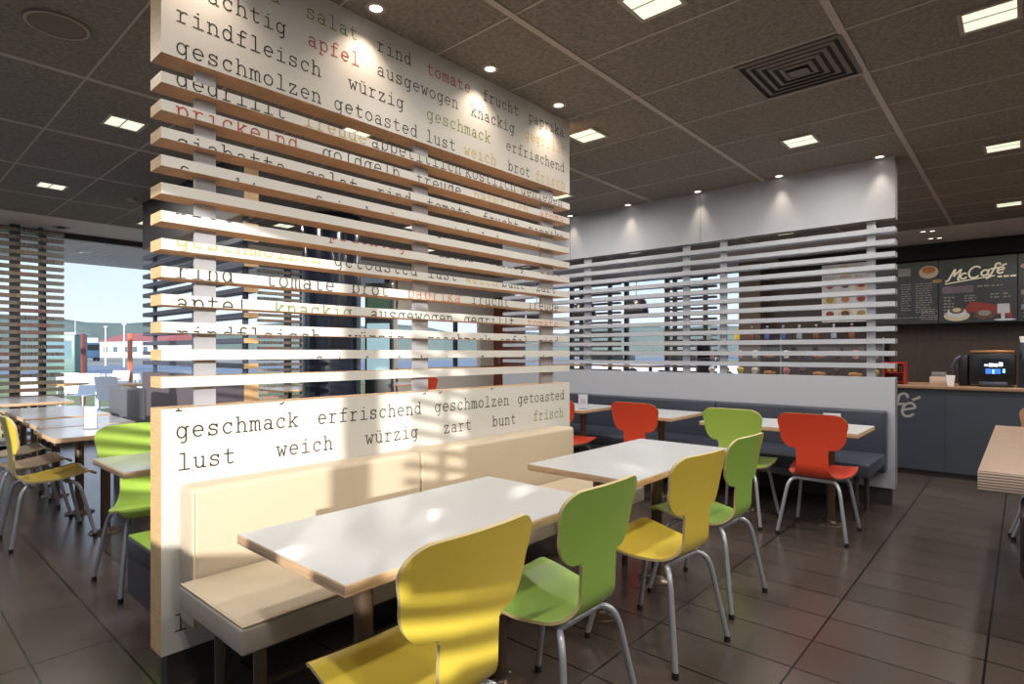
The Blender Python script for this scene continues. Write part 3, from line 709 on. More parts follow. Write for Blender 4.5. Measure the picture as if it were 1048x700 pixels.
# ================================================================== WINDOW SCREENS
SCW = mat('screen_slat_wood', lin(136, 129, 123), .5)
def screen_x(x, y0, y1, label, words=True, pitch=.092, z0=.1, z1=2.84):
    t = thing('window_screen', label, 'screen', (x, y0, 0), 0, 'slatted window screens'); L = y1-y0; k = 0; z = z1-.045
    pal = [1, 1, 0, 0, 0, 0, 3, 0, 3, 4, 2, 3, 3, 0, 1, 0]
    while z > z0:
        m_ = MB().box(-.10, 0, z, 0, L, z+.045)
        if words:
            wl = ['tomate', 'paprika', 'freude', 'rind', 'salat', 'frucht', 'gegrillt', 'aroma', 'zart', 'knackig', 'weich', 'brot', 'apfel', 'lust', 'bunt', 'würzig']
            ribbon(m_, wl[k % 16], .06, z+.002, lambda a, b: (.001, a, b), pal[k % 16]+1, (z+.001, z+.044), wd=.005)
            ribbon(m_, wl[(k+5) % 16], .52, z+.002, lambda a, b: (.001, a, b), pal[(k+3) % 16]+1, (z+.001, z+.044), wd=.005) if L > .9 else None
        ob('slat', (m_, [SCW]+TXT), t); z -= pitch; k += 1
    for a, hw in ((.508*L, .05), (.767*L, .022)): ob('post', (MB().box(-.085, a-hw, 0, -.015, a+hw, z1+.04), [DARKM]), t)
    return t
screen_x(-9.45, .80, 1.80, 'slatted screen with coloured words in front of the window at far left')
screen_x(-9.45, 4.4, 5.4, 'slatted window screen seen between the slats of the word partition')
def screen_y(y, x0, x1, label, z0=.1, z1=2.78, pitch=.1035, m=None, posts=(.2, .8), pw=.035, D=.10, hh=.041):
    t = thing('window_screen', label, 'screen', (x0, y, 0), 0, 'slatted window screens'); L = x1-x0; z = z1-.05
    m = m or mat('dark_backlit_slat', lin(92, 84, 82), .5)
    while z > z0:
        ob('slat', (MB().box(0, 0, z, L, D, z+hh), [m]), t); z -= pitch
    for a in [p_*L for p_ in posts]: ob('post', (MB().box(a-pw, D*.15, z0-.1, a+pw, D*.85, z1), [DARKM]), t)
    return t
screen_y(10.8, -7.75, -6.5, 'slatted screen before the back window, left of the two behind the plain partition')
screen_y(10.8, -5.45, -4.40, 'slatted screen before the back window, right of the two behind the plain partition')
screen_y(Y0+.02, .79, 1.285, 'slatted window screen behind the camera on the sunny side', z0=1.10, z1=2.46, pitch=.0835, m=SCW, posts=(.42,), pw=.014, D=.045, hh=.036)
screen_y(Y0+.02, 1.29, 1.62, 'low slatted window screen behind the camera, beside the sunny one', z0=1.05, z1=1.291, pitch=.0835, m=SCW, posts=(), D=.045, hh=.040)
screen_y(Y0+.02, -2.15, -.68, 'wide slatted window screen behind the camera, left of the clear panes', z0=1.10, z1=2.46, pitch=.0835, m=SCW, posts=(.1,.9), D=.05, hh=.036)

# ================================================================== THINGS SEEN THROUGH THE SLATS
t = thing('column', 'dark glossy round column seen through the word partition', 'column', (-6.27, 3.8, 0))
ob('shaft', (MB().cyl((0, 0, .1), (0, 0, H), .34, n=48), [mat('dark_blue_gloss', lin(34, 40, 54), .18, spec=.6)]), t)
ob('base', (MB().cyl((0, 0, 0), (0, 0, .1), .36, n=48), [DARKM]), t)
t = thing('order_terminal', 'tall dark self-service terminal with a pale screen beside the dark column', 'terminal', (-5.75, 4.1, 0), R(41))
TD = mat('terminal_case', lin(30, 34, 36), .3)
ob('body', (MB().box(-.16, 0, .0, .16, .12, 2.1, bev=.01), [TD]), t)
ob('screen', (MB().box(-.135, -.004, 1.0, .135, .002, 1.62), [mat('terminal_screen', lin(150, 180, 190), .2, emit=lin(150, 185, 200), estr=.5)]), t)
ob('header_strip', (MB().box(-.135, -.004, 1.80, .135, .002, 1.98), [mat('terminal_header', lin(60, 90, 74), .4)]), t)
# pendants
PEND = mat('pendant_dark', lin(58, 54, 56), .35, metal=.5)
PENI = mat('pendant_glow', lin(210, 205, 200), .5, emit=(1, .9, .8, 1), estr=.8)
for k, (xx, yy, lb) in enumerate(((-5.07, 9.0, 'dark bell pendant lamp behind the plain partition, right of the two'), (-6.15, 9.0, 'dark bell pendant lamp behind the plain partition, left of the two'), (-7.3, 9.0, 'dark bell pendant lamp hanging near the back left window'))):
    t = thing('pendant_lamp', lb, 'lamp', (xx, yy, 0), 0, 'bell pendant lamps')
    ob('lamp_shade', (MB().lathe([(.03, 2.26), (.10, 2.24), (.17, 2.16), (.205, 2.02), (.225, 1.90), (.218, 1.90), (.19, 2.02), (.15, 2.15), (.02, 2.24)], n=32, caps=False), [PEND]), t)
    ob('bulb', (MB().lathe([(.0, 1.98), (.04, 2.0), (.05, 2.05), (.03, 2.12), (0, 2.14)], n=20, caps=False), [PENI]), t)
    ob('cord', (MB().cyl((0, 0, 2.25), (0, 0, H), .006, n=8), [RUBBER]), t)
table(-5.6, -4.6, 8.75, 9.4, [(-5.35, 9.1), (-4.85, 9.1)], 'brown wooden table under the right pendant lamp', top=OAK, edge=OAK, h=1.05, group='high wooden tables')
table(-6.9, -6.0, 8.75, 9.4, [(-6.7, 9.1), (-6.2, 9.1)], 'brown wooden table under the left pendant lamp', top=OAK, edge=OAK, h=1.05, group='high wooden tables')
table(-8.8, -7.9, 4.0, 4.7, [(-8.35, 4.35)], 'pale table by the window seen through the word partition', top=WGREY)
table(-8.8, -7.9, 5.9, 6.6, [(-8.35, 6.25)], 'far pale table by the window seen through the word partition', top=WGREY)
chair('yellow', -7.6, 4.35, 180, 'yellow moulded chair at the window table beyond the dark column')
chair('red', -7.6, 6.25, 180, 'red moulded chair at the far window table')
chair('lime', -5.1, 6.6, 180, 'lime moulded chair in the back area behind the slats')
table(-6.0, -5.4, 6.3, 6.9, [(-5.7, 6.6)], 'pale square table in the back area behind the slats', top=WGREY)

# ================================================================== COUNTER AND MENU WALL
CNT = mat('blue_grey_counter_panel', lin(60, 66, 78), .5, noise=.05, nscale=4)
t = thing('counter', 'long blue-grey service counter with wooden worktop at right', 'counter', (-3.6, 7.3, 0)); CL = 7.2
m_ = MB().box(0, 0, .06, CL, .75, .90)
for k in range(1, 12): m_.box(k*.6-.002, -.0015, .06, k*.6+.002, .001, .90, mi=1)
ob('body', (m_, [CNT, mat('counter_joint', lin(38, 42, 50), .6)]), t)
ob('worktop', (MB().box(-.02, -.04, .90, CL+.02, .80, .932, bev=.003), [mat('counter_wood_top', lin(150, 118, 92), .35, noise=.1, nscale=4, stretch=(1, 10, 1))]), t)
ob('plinth', (MB().box(.03, .05, 0, CL-.03, .7, .06), [DARKM]), t)
# script lettering: flowing strokes
SCR = {
 'M': [[(-.1,-.05),(.12,.1),(.42,1.25),(.5,1.3),(.55,.55),(1.0,1.25),(1.08,1.25),(1.0,.15),(1.12,.02)]],
 'c': [E_(.32,.33,.30,.33,60,330,12)], 'C': [E_(.62,.62,.55,.66,50,315,16)],
 'a': [E_(.33,.32,.30,.32,40,330,12), [(.66,.66),(.62,.1),(.78,.0)]],
 'f': [[(-.15,-.45),(.1,-.3),(.38,.9)]+E_(.56,1.02,.2,.22,170,10,6),[(.05,.62),(.66,.7)]],
 'é': [[(.08,.30),(.55,.42)]+E_(.34,.40,.26,.28,20,180,6)+E_(.36,.30,.28,.32,180,320,8), [(.42,.86),(.66,1.0)]],
}
def script(mb_, x0, z0, h, put, mi, wd):
    cur = 0; kk = 0
    for ch, adv in (('M', 1.2), ('c', .68), ('C', 1.25), ('a', .8), ('f', .62), ('é', .8)):
        for p in word_polys(ch, x0 + cur*h, z0 + cur*h*.12, xh=h, adv=0, wd=wd, slant=.22, glyphs=SCR):
            kk += 1; mb_.add([Vector(put(a, b)) + Vector((0, -.00006*kk, 0)) for a, b in p], [list(range(len(p)))[::-1]], mi)
        cur += adv
    for a, b in (((-.15, -.35), (2.2, .0)), ((2.2, 0), (4.4, .28))):
        for p in word_polys('_', x0, z0, xh=h, adv=0, wd=wd*.7, glyphs={'_': [[a, b]]}):
            mb_.add([put(q[0], q[1]) for q in p], [list(range(4))[::-1]], mi)
m_ = MB(); script(m_, -1.90, .50, .20, lambda a, b: (a+3.6, -.0025, b), 0, .024)
ob('lettering', (m_, [mat('counter_lettering', lin(170, 166, 164), .5)]), t, label='pale script café lettering')

MENU = mat('menu_black', lin(24, 26, 30), .35, emit=lin(40, 43, 46), estr=.25)
MTXT = mat('menu_small_print', lin(150, 146, 138), .5)
MLOGO = mat('menu_logo_cream', lin(222, 212, 184), .5, emit=lin(222, 212, 184), estr=.3)
MPUR = mat('menu_purple', lin(120, 104, 122), .5); MLIL = mat('menu_lilac', lin(150, 146, 168), .5)
MOR = mat('cappuccino_orange', lin(196, 120, 62), .5); MCR = mat('cup_cream', lin(214, 196, 168), .5); MRED = mat('picture_red', lin(150, 50, 38), .5); MBR = mat('picture_brown', lin(96, 66, 52), .5)
MG = mat('picture_gold', lin(170, 140, 70), .5); MW = mat('picture_white', lin(214, 216, 228), .5); MOL = mat('menu_olive_header', lin(74, 78, 66), .4)
MM = [MENU, MTXT, MLOGO, MPUR, MLIL, MOR, MCR, MRED, MBR, MG, MW, MOL]
def disc(m_, x, z, rx, rz, mi, d):
    p = E_(x, z, rx, rz, 0, 360, 20)[:-1]; m_.add([(a, -d, b) for a, b in p], [list(range(len(p)))[::-1]], mi) if False else m_.add([(a, -d, b) for a, b in p], [list(range(len(p)))], mi)
def rect(m_, x0, z0, x1, z1, mi, d=.002): m_.add([(x0,-d,z0),(x1,-d,z0),(x1,-d,z1),(x0,-d,z1)], [(0,1,2,3)], mi)
def textlines(m_, x0, z1, x1, n, pitch, h=.012, mi=1, seed=1):
    r_ = random.Random(seed)
    for k in range(n):
        x = x0
        while x < x1-.02:
            l = r_.uniform(.02, .07); e_ = min(x+l, x1); rect(m_, x, z1-k*pitch-h, e_, z1-k*pitch, mi); x = e_+.015
t = thing('menu_board', 'long dark coffee menu board with script logo hung behind the counter', 'menu board', (-2.0, 10.5, 0))
# panel left
def board(x0, x1, draw, z0=1.70, z1=2.62):
    m_ = MB().box(x0, 0, z0, x1, .05, z1); rect(m_, x0, z1-.14, x1, z1, 11, .001); draw(m_); ob('menu_panel', (m_, MM), t)
def d1(m_):
    disc(m_, .94, 2.46, .12, .095, 6, .003); disc(m_, .94, 2.49, .08, .05, 5, .004); disc(m_, 1.04, 2.32, .06, .03, 9, .003)
    rect(m_, .56, 2.42, .72, 2.54, 1)
    textlines(m_, .60, 2.30, .72, 12, .035, seed=2); textlines(m_, .78, 2.30, .98, 13, .035, seed=3); textlines(m_, .85, 1.92, 1.05, 6, .03, seed=4); textlines(m_, .58, 1.80, .9, 1, .03)
def d2(m_):
    script(m_, 1.16, 2.31, .12, lambda a, b: (a, -.004, b), 2, .022)
    textlines(m_, 1.72, 2.34, 1.92, 1, .03, .025, 2, 5)
    rect(m_, 1.10, 2.13, 1.46, 2.23, 3); textlines(m_, 1.50, 2.22, 1.80, 1, .04, .02, 1, 6)
    textlines(m_, 1.12, 2.08, 1.24, 7, .045, .02, 1, 7); textlines(m_, 1.36, 2.09, 1.50, 3, .035, .015, 1, 8); textlines(m_, 1.64, 2.10, 1.74, 2, .045, .018, 1, 9); textlines(m_, 1.78, 2.10, 1.86, 2, .045, .018, 1, 10)
    m_.add([(1.34,-.002,1.86),(1.75,-.002,1.80),(1.88,-.002,1.74),(1.86,-.002,1.90),(1.5,-.002,1.99),(1.42,-.002,1.99)], [(0,1,2,3,4,5)], 7)
    disc(m_, 1.27, 1.80, .15, .075, 6, .003); disc(m_, 1.27, 1.85, .11, .075, 10, .0035); disc(m_, 1.27, 1.88, .085, .05, 8, .004); disc(m_, 1.27, 1.885, .05, .03, 6, .0045)
    disc(m_, 1.58, 1.80, .12, .06, 8, .003); disc(m_, 1.58, 1.83, .07, .04, 1, .0035); rect(m_, 1.72, 1.82, 1.85, 1.95, 10, .004); rect(m_, 1.76, 1.74, 1.80, 1.82, 10, .004)
    disc(m_, 1.80, 1.73, .12, .014, 10, .004)
def d3(m_):
    disc(m_, 2.06, 2.45, .10, .045, 6, .003); textlines(m_, 1.99, 2.38, 2.16, 6, .035, .016, 1, 11); rect(m_, 1.97, 2.06, 2.45, 2.13, 1); rect(m_, 1.97, 1.86, 2.45, 1.93, 4)
    textlines(m_, 1.99, 2.03, 2.2, 3, .035, .014, 1, 12); textlines(m_, 1.99, 1.82, 2.3, 2, .05, .014, 1, 13); disc(m_, 2.3, 2.5, .09, .11, 6, .003); rect(m_, 2.24, 2.3, 2.36, 2.46, 10, .004)
board(.18, 1.05, d1); board(1.06, 1.93, d2); board(1.94, 2.8, d3)
t2 = thing('menu_board', 'white framed food picture board seen through the slats of the plain partition', 'menu board', (-2.48, 10.45, 0))
m_ = MB().box(0, 0, 1.76, .65, .05, 2.69, mi=0)
r_ = random.Random(3)
for rr_ in range(4):
    for cc in range(3):
        cx_, cz_ = .12 + cc*.22, 1.88 + rr_*.23
        disc(m_, cx_, cz_, .105, .095, [10, 6, 10][(rr_+cc) % 3], .002); disc(m_, cx_, cz_+.01, .06, .05, [7, 8, 9, 5, 7, 8][(rr_*2+cc) % 6], .003)
        textlines(m_, cx_-.08, cz_-.09, cx_+.08, 1, .02, .012, 7, rr_*3+cc)
ob('picture_panel', (m_, [mat('picture_board_white', lin(222, 218, 220), .4)] + MM[1:]), t2)
# black box whose colour stands for the dark recess above the menu boards
m_ = MB().box(-3.2, 10.6, 2.66, X1, 10.98, 2.895); struct('trim_6', m_, [VB])

# display case on the counter behind the plain partition
t = thing('display_case', 'glass pastry display case on the counter, seen through the slats', 'display case', (-3.3, 7.45, .932))
ob('base', (MB().box(0, 0, 0, 2.15, .5, .05), [CHROME]), t)
ob('glass_cover', (MB().box(.0, .0, .05, 2.15, .006, .50).box(0, .0, .50, 2.15, .5, .506).box(0, 0, .05, .006, .5, .5).box(2.144, 0, .05, 2.15, .5, .5), [ACR]), t)
ob('shelf', (MB().box(.01, .08, .26, 2.14, .48, .268), [ACR]), t)
ob('frame_post', (MB().box(0, 0, .05, .015, .015, .51), [CHROME]), t); ob('frame_post', (MB().box(1.07, 0, .05, 1.085, .015, .51), [CHROME]), t); ob('frame_post', (MB().box(2.135, 0, .05, 2.15, .015, .51), [CHROME]), t)
PASTRY = [mat('croissant_crust', lin(186, 126, 60), .5, noise=.2, nscale=30), mat('chocolate_glaze', lin(70, 42, 30), .35), mat('yellow_cake', lin(208, 172, 70), .5), mat('pink_icing', lin(196, 120, 110), .4), mat('cream_icing', lin(220, 205, 180), .4)]
PN = ['golden croissant', 'chocolate muffin', 'yellow muffin', 'pink iced muffin', 'cream iced muffin']
r_ = random.Random(5)
for sh, zz in (('lower tray', .983), ('upper shelf', 1.201)):
    for k in range(11):
        q = r_.randrange(5); x_ = -3.18 + k*.19
        m_ = MB()
        if q == 0:
            pts = [(.06*math.cos(R(200+140*i/10))*1.1, .05*math.sin(R(200+140*i/10)), .031) for i in range(11)]
            for i in range(10):
                rr_ = .012+.018*math.sin(PI*(i+.5)/10); m_.cyl(pts[i], pts[i+1], rr_, rr_*.92, n=10)
        else:
            m_.lathe([(.026, 0), (.036, .045), (.046, .055), (.043, .078), (.025, .095), (0, .1)], n=18, caps=False)
        tag(ob('croissant' if q == 0 else 'muffin', (m_, [PASTRY[q]]), loc=(x_, 7.70, zz+.0015)), '%s on the %s of the glass case, place %s from the left' % (PN[q], sh, ['first','second','third','fourth','fifth','sixth','seventh','eighth','ninth','tenth','eleventh'][k]), 'pastry', 'pastries in the display case')
# bottles and jars left of the case
BTC = [mat('bottle_yellow', lin(206, 170, 50), .3), mat('bottle_blue', lin(60, 80, 130), .3), mat('bottle_grey', lin(130, 136, 146), .25), mat('bottle_brown', lin(110, 60, 44), .3)]
for k in range(10):
    c_ = [2, 0, 0, 3, 1, 1, 2, 3, 2, 3][k]
    t = thing('bottle', '%s bottle standing on top of the glass display case, number %s from the left' % (['yellow', 'blue', 'grey', 'brown'][c_], ['one','two','three','four','five','six','seven','eight','nine','ten'][k]), 'bottle', (-3.22 + k*.19, 7.70, 1.438), 0, 'bottles on the display case')
    ob('glass_body', (MB().lathe([(.03, 0), (.032, .01), (.032, .10), (.014, .135), (.012, .16)], n=16), [BTC[c_]]), t); ob('cap', (MB().cyl((0, 0, .16), (0, 0, .175), .014, n=14), [GREYM]), t)
# red rack at the end of the plain partition
t = thing('display_rack', 'small red rack on the counter at the end of the plain partition', 'rack', (-1.14, 7.42, .932))
REDM = mat('red_rack', lin(160, 40, 34), .4)
ob('side_panel', (MB().box(.17, 0, 0, .182, .2, .24), [REDM]), t); ob('side_panel', (MB().box(-.012, 0, 0, 0, .2, .24), [REDM]), t); ob('back_panel', (MB().box(0, .188, 0, .17, .2, .24), [REDM]), t)
for z_ in (.02, .12, .22): ob('shelf', (MB().box(0, 0, z_, .17, .19, z_+.008), [REDM]), t)
for k in range(3): tag(ob('snack_packet', (MB().box(-.022, -.03, 0, .022, .03, .075, bev=.008), [[MG, MOR, MBR][k]]), loc=(-1.11+k*.055, 7.50, 1.062)), '%s snack packet in the red counter rack' % ['gold', 'orange', 'brown'][k], 'packet', 'packets in the red rack')
# coffee machine
t = thing('coffee_machine', 'black coffee machine with a lit picture screen on the counter', 'coffee machine', (-.42, 7.48, .932))
CBK = mat('machine_black', lin(20, 20, 23), .28); CSC = mat('machine_screen', lin(14, 18, 30), .2)
ob('body', (MB().box(.0, 0, .02, .36, .42, .34, bev=.015), [CBK]), t)
ob('top_cover', (MB().box(.01, .01, .338, .35, .40, .362, bev=.006), [mat('machine_copper', lin(176, 122, 82), .3, metal=.7)]), t)
m_ = MB(); m_.add([(.09,-.004,.12),(.31,-.004,.12),(.31,-.004,.28),(.09,-.004,.28)], [(0,1,2,3)], 0)
for a in ((.13,.13,.175,.18),(.20,.13,.245,.18)): rect(m_, a[0], a[1], a[2], a[3], 1, .005)
rect(m_, .18, .13, .198, .175, 2, .006); rect(m_, .26, .14, .28, .18, 2, .006)
for a in ((.12,.205,.15,.225),(.155,.20,.19,.235),(.195,.20,.225,.232),(.23,.205,.262,.245)): rect(m_, *a, 3, .005)
ob('screen', (m_, [CSC, mat('screen_blue', lin(60, 110, 200), .4, emit=lin(50, 110, 210), estr=1), mat('screen_cyan', lin(150, 210, 240), .4, emit=lin(150, 210, 240), estr=1), mat('screen_white', lin(220, 230, 240), .4, emit=lin(220, 230, 240), estr=1)]), t)
ob('drip_tray', (MB().box(.08, -.06, .01, .30, 0, .05, bev=.006), [mat('machine_steel', lin(84, 90, 104), .3, metal=.6)]), t)
ob('side_unit', (MB().box(-.09, .05, .0, .0, .35, .32, bev=.02), [CBK]), t)
ob('milk_spout', (MB().tube([(-.12, .1, .1), (-.14, .06, .2), (-.10, .05, .28), (-.05, .08, .31)], .018), [MATS['machine_steel']]), t)
t = thing('cup_dispenser', 'tall cup dispenser tube right of the coffee machine', 'dispenser', (.0, 7.56, .932))
ob('stand', (MB().box(-.04, -.04, 0, .04, .04, .28), [CBK]), t); ob('tube', (MB().cyl((0, 0, .28), (0, 0, .44), .034, n=20), [MATS['machine_steel']]), t); ob('cup', (MB().lathe([(.030, .44), (.037, .50)], n=20), [CARD]), t)
ob('drip_plate', (MB().box(-.05, -.08, .0, .05, -.04, .03), [CBK]), t)
tag(ob('cardboard_box', (MB().box(-.085, -.06, 0, .085, .06, .09, bev=.003), [mat('pinkish_card', lin(196, 168, 154), .6)]), loc=(-.66, 7.52, .932)), 'pale cardboard box on the counter left of the coffee machine', 'box')
tag(ob('napkin_box', (MB().box(-.06, -.05, 0, .06, .05, .045, bev=.003), [mat('grey_box', lin(120, 118, 122), .5)]), loc=(-.67, 7.52, 1.022)), 'small grey box on top of the pale cardboard box', 'box')
tag(ob('cup_stack', (MB().lathe([(.026, 0), (.036, .09), (.036, .093), (.037, .10), (.037, .103), (.038, .11)], n=20), [CARD]), loc=(-.56, 7.36, .932)), 'white paper cups beside the coffee machine', 'cup')

# ================================================================== OUTSIDE
GZ = -.12
def ground():
    m_ = MB().add([(-14.5, -60, GZ), (-9.9, -60, GZ), (-9.9, 60, GZ), (-14.5, 60, GZ)], [(0, 1, 2, 3)]).add([(-9.9, 11.2, GZ), (60, 11.2, GZ), (60, 60, GZ), (-9.9, 60, GZ)], [(0, 1, 2, 3)]).add([(-9.9, -60, GZ), (60, -60, GZ), (60, -1.8, GZ), (-9.9, -1.8, GZ)], [(0, 1, 2, 3)])
    struct('ground', m_, [mat('terrace_paving', lin(178, 176, 174), .8, noise=.08, nscale=2)])
    m_ = MB().add([(-40, -100, GZ-.01), (-14.5, -100, GZ-.01), (-14.5, 120, GZ-.01), (-40, 120, GZ-.01)], [(0, 1, 2, 3)])
    tag(ob('lawn', (m_, [mat('grass', lin(142, 150, 92), .9, noise=.2, nscale=3)])), 'strip of yellowish grass beyond the terrace', 'grass'); bpy.data.objects['lawn']['kind'] = 'stuff'
    m_ = MB().add([(-75, -300, GZ-.02), (-40, -300, GZ-.02), (-40, 400, GZ-.02), (-75, 400, GZ-.02)], [(0, 1, 2, 3)])
    ob('road', (m_, [mat('asphalt', lin(136, 142, 152), .8)]), kind='structure')
    m_ = MB().add([(-900, -900, GZ-.05), (300, -900, GZ-.05), (300, 900, GZ-.05), (-900, 900, GZ-.05)], [(0, 1, 2, 3)])
    ob('field', (m_, [mat('far_ground', lin(160, 154, 136), .9, noise=.1, nscale=.1)]), kind='structure')
ground()
# canopy soffit outside the left window
m_ = MB().box(-12.6, -3, 2.86, -9.84, 12, 2.98)
x = -12.55
while x < -9.9: m_.box(x, -3, 2.845, x+.05, 12, 2.862, mi=1); x += .15
struct('trim_7', m_, [mat('soffit_grey', lin(190, 188, 192), .7), mat('soffit_slat', lin(250, 250, 252), .6)])
# hill
m_ = MB(); vs = []; n = 40; dirs = []
for i in range(n+1):
    a = R(90 + 20 + 110*i/n); d_ = 420
    hh = 20 + 3*math.sin(i*.6) + 2*math.sin(i*1.7+1) + 5*math.exp(-((i-18)/4)**2)
    vs += [(d_*math.cos(a), d_*math.sin(a), -1), (d_*1.05*math.cos(a), d_*1.05*math.sin(a), hh*.8), (d_*1.15*math.cos(a), d_*1.15*math.sin(a), hh)]
fs = [(i*3+k, (i+1)*3+k, (i+1)*3+k+1, i*3+k+1) for i in range(n) for k in range(2)]
m_.add(vs, fs, 0, True); ob('hill', (m_, [mat('hazy_woodland', lin(108, 120, 112), .95, noise=.15, nscale=.05)]), kind='structure')
f_ = 592.6
def dirp(px_, dist):
    u = (px_-524)/f_; return (( -.6626+.749*u)*dist, (.749+.6626*u)*dist)
# truck
x_, y_ = dirp(91, 92); t = thing('truck', 'blue and white truck parked beyond the terrace, seen through the left window', 'truck', (x_, y_, GZ), R(-6))
ob('cargo_box', (MB().box(-4, -1.2, .9, .2, 1.2, 3.7, bev=.08), [mat('truck_white', lin(214, 222, 232), .4)]), t)
ob('cab', (MB().box(.3, -1.15, .5, 2.3, 1.15, 2.9, bev=.25), [mat('truck_blue', lin(70, 96, 130), .35)]), t)
ob('windscreen', (MB().box(2.28, -1.0, 1.7, 2.33, 1.0, 2.6), [TD]), t)
for a in (-3.2, -2.2, 1.2):
    for b in (-1.05, 1.05): ob('wheel', (MB().cyl((a, b-.14, .48), (a, b+.14, .48), .48, n=20), [RUBBER]), t)
x_, y_ = dirp(68, 40); t = thing('kiosk', 'green glazed kiosk beyond the terrace, left of the truck', 'kiosk', (x_, y_, GZ), R(55))
ob('body', (MB().box(-.9, -.9, 0, .9, .9, 2.6, bev=.04), [mat('kiosk_green', lin(96, 128, 120), .4)]), t); ob('roof', (MB().box(-1, -1, 2.6, 1, 1, 2.75), [mat('kiosk_roof', lin(200, 208, 214), .5)]), t)
ob('window', (MB().box(-.7, -.92, 1.0, .7, -.9, 2.2), [mat('kiosk_glass', lin(110, 140, 150), .15)]), t)
x_, y_ = dirp(155, 150); t = thing('building', 'white building with a red roof far beyond the terrace', 'building', (x_, y_, GZ), R(15))
ob('wall', (MB().box(-14, -5, 0, 14, 5, 4.2), [mat('building_white', lin(226, 222, 220), .7)]), t)
m_ = MB().add([(-14.5,-5.5,4.2),(14.5,-5.5,4.2),(14.5,5.5,4.2),(-14.5,5.5,4.2),(-12,0,6.4),(12,0,6.4)], [(0,1,5,4),(1,2,5),(2,3,4,5),(3,0,4)]); ob('roof', (m_, [mat('roof_red', lin(170, 96, 90), .7)]), t)
for k in range(6): ob('window', (MB().box(-12+k*4.2, -5.05, 1.4, -10.2+k*4.2, -4.98, 2.8), [mat('far_window', lin(96, 112, 130), .3)]), t)
for k, (px_, dist, hh, lb) in enumerate(((77, 120, 9.6, 'tall thin light mast on the horizon, leftmost'), (108, 60, 4.0, 'white lamp post beside the truck'), (127, 55, 4.0, 'white lamp post in front of the white building'))):
    x_, y_ = dirp(px_, dist); t = thing('lamp_post', lb, 'lamp post', (x_, y_, GZ)); ob('pole', (MB().cyl((0, 0, 0), (0, 0, hh), .09, .05, n=10), [mat('post_white', lin(226, 228, 232), .5)]), t)
    ob('lamp_head', (MB().box(-.3, -.12, hh-.02, .3, .12, hh+.1, bev=.03), [MATS['post_white']]), t)
for k, (px_, lb) in enumerate(((85, 'dark red post at the terrace edge, left one'), (133, 'orange red post at the terrace edge, right one'))):
    x_, y_ = dirp(px_, 15.5); tag(ob('terrace_post', (MB().box(-.05, -.05, 0, .05, .05, 1.9, bev=.01), [mat(('post_maroon', 'post_orange')[k], (lin(120, 64, 60), lin(206, 116, 84))[k], .5)]), loc=(x_, y_, GZ)), lb, 'post', 'terrace edge posts')
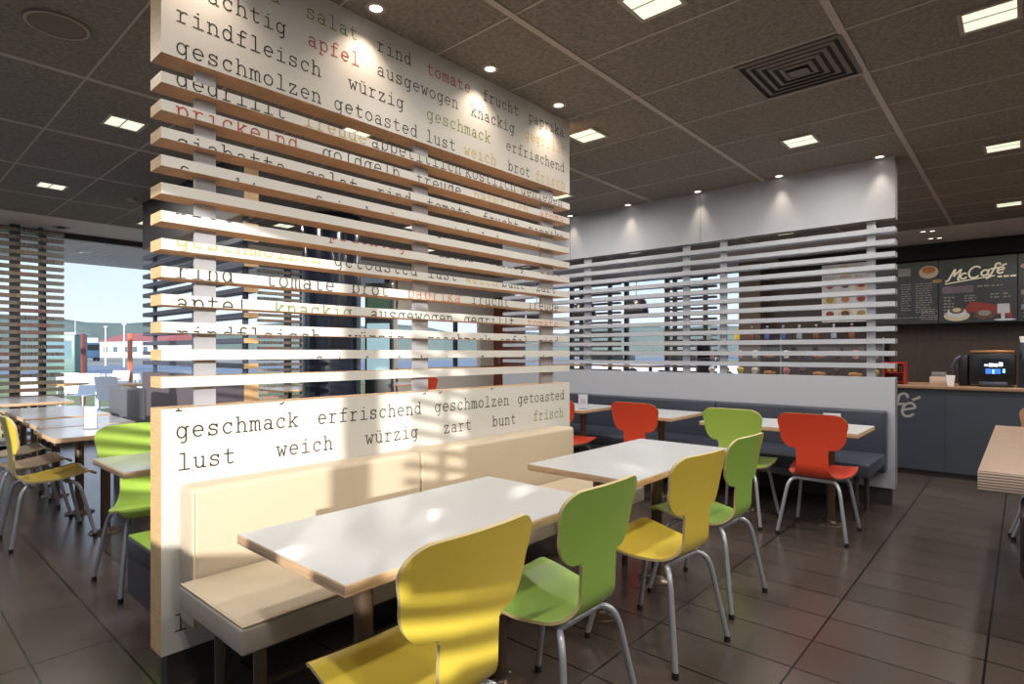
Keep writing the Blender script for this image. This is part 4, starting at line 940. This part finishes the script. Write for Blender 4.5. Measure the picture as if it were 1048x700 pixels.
# terrace barrier
for k, px_ in enumerate((70, 96, 122, 148)):
    x_, y_ = dirp(px_, 17.5); t = thing('terrace_barrier', 'grey-blue perforated barrier panel at the terrace edge, %s from the left' % ('first', 'second', 'third', 'fourth')[k], 'barrier', (x_, y_, GZ), R(41), 'terrace barriers')
    m_ = MB().box(-.37, -.02, .25, .37, .02, .75)
    for q in range(5): m_.box(-.31+q*.135, -.024, .45, -.24+q*.135, -.019, .56, mi=1)
    ob('panel', (m_, [mat('barrier_grey', lin(170, 178, 190), .5), mat('barrier_hole', lin(96, 104, 122), .6)]), t)
    for q in (-.33, .33): ob('leg', (MB().box(q-.02, -.02, 0, q+.02, .02, .25), [MATS['barrier_grey']]), t)
TO = mat('terrace_orange_wood', lin(220, 160, 104), .5); TW = mat('terrace_white', lin(232, 232, 234), .45)
for k, (px_, dist) in enumerate(((62, 12.2), (100, 12.2), (138, 12.2), (176, 12.2), (214, 12.2))):
    x_, y_ = dirp(px_, dist + 2.1*(k % 2)); t = thing('terrace_table', 'orange wooden terrace table outside the left window, %s from the left' % ('first', 'second', 'third', 'fourth', 'fifth', 'sixth')[k], 'table', (x_, y_, GZ), R(41), 'orange terrace tables')
    ob('tabletop', (MB().box(-.35, -.35, .70, .35, .35, .74, bev=.01), [TO]), t); ob('pole', (MB().cyl((0, 0, .02), (0, 0, .70), .035), [TW]), t); ob('base', (MB().box(-.25, -.25, 0, .25, .25, .03), [TW]), t)
    for s_ in (-1, 1):
        cx_, cy_ = x_ + s_*.56*math.cos(R(131)), y_ + s_*.56*math.sin(R(131))
        c = thing('terrace_chair', 'white outdoor chair %s the %s orange terrace table from the left' % ('on the near side of' if s_ < 0 else 'on the far side of', ('first', 'second', 'third', 'fourth', 'fifth', 'sixth')[k]), 'chair', (cx_, cy_, GZ), R(131) + (0 if s_ < 0 else PI), 'white terrace chairs')
        ob('seat', (MB().box(-.22, -.22, .43, .22, .22, .46, bev=.01), [TW]), c)
        ob('backrest', (MB().add([(-.22,-.22,.46),(-.19,-.22,.46),(-.30,-.22,.92),(-.33,-.22,.92),(-.22,.22,.46),(-.19,.22,.46),(-.30,.22,.92),(-.33,.22,.92)], [(0,1,2,3),(7,6,5,4),(0,4,5,1),(1,5,6,2),(2,6,7,3),(3,7,4,0)]), [TW]), c)
        for a in (-.2, .2):
            for b in (-.2, .2): ob('leg', (MB().box(a-.012, b-.012, 0, a+.012, b+.012, .43), [TW]), c)
# trucks / cars and trees behind the north windows: hedge and parked cars
for k, (x_, y_, c_) in enumerate(((-10.5, 24, lin(212, 214, 218)), (-16, 26, lin(230, 230, 232)), (-5.2, 25, lin(220, 180, 60)))):
    t = thing('car', '%s car parked outside the back windows' % ('silver', 'white', 'yellow')[k], 'car', (x_, y_, GZ), R(10))
    bd = mat('car_paint_%s' % 'abc'[k], c_, .3)
    ob('body', (MB().box(-2.1, -.85, .3, 2.1, .85, .85, bev=.15), [bd]), t); ob('cabin', (MB().box(-1.2, -.75, .8, 1.0, .75, 1.42, bev=.2), [TD]), t)
    for a in (-1.35, 1.35):
        for b in (-.78, .78): ob('wheel', (MB().cyl((a, b-.1, .32), (a, b+.1, .32), .32, n=20), [RUBBER]), t)
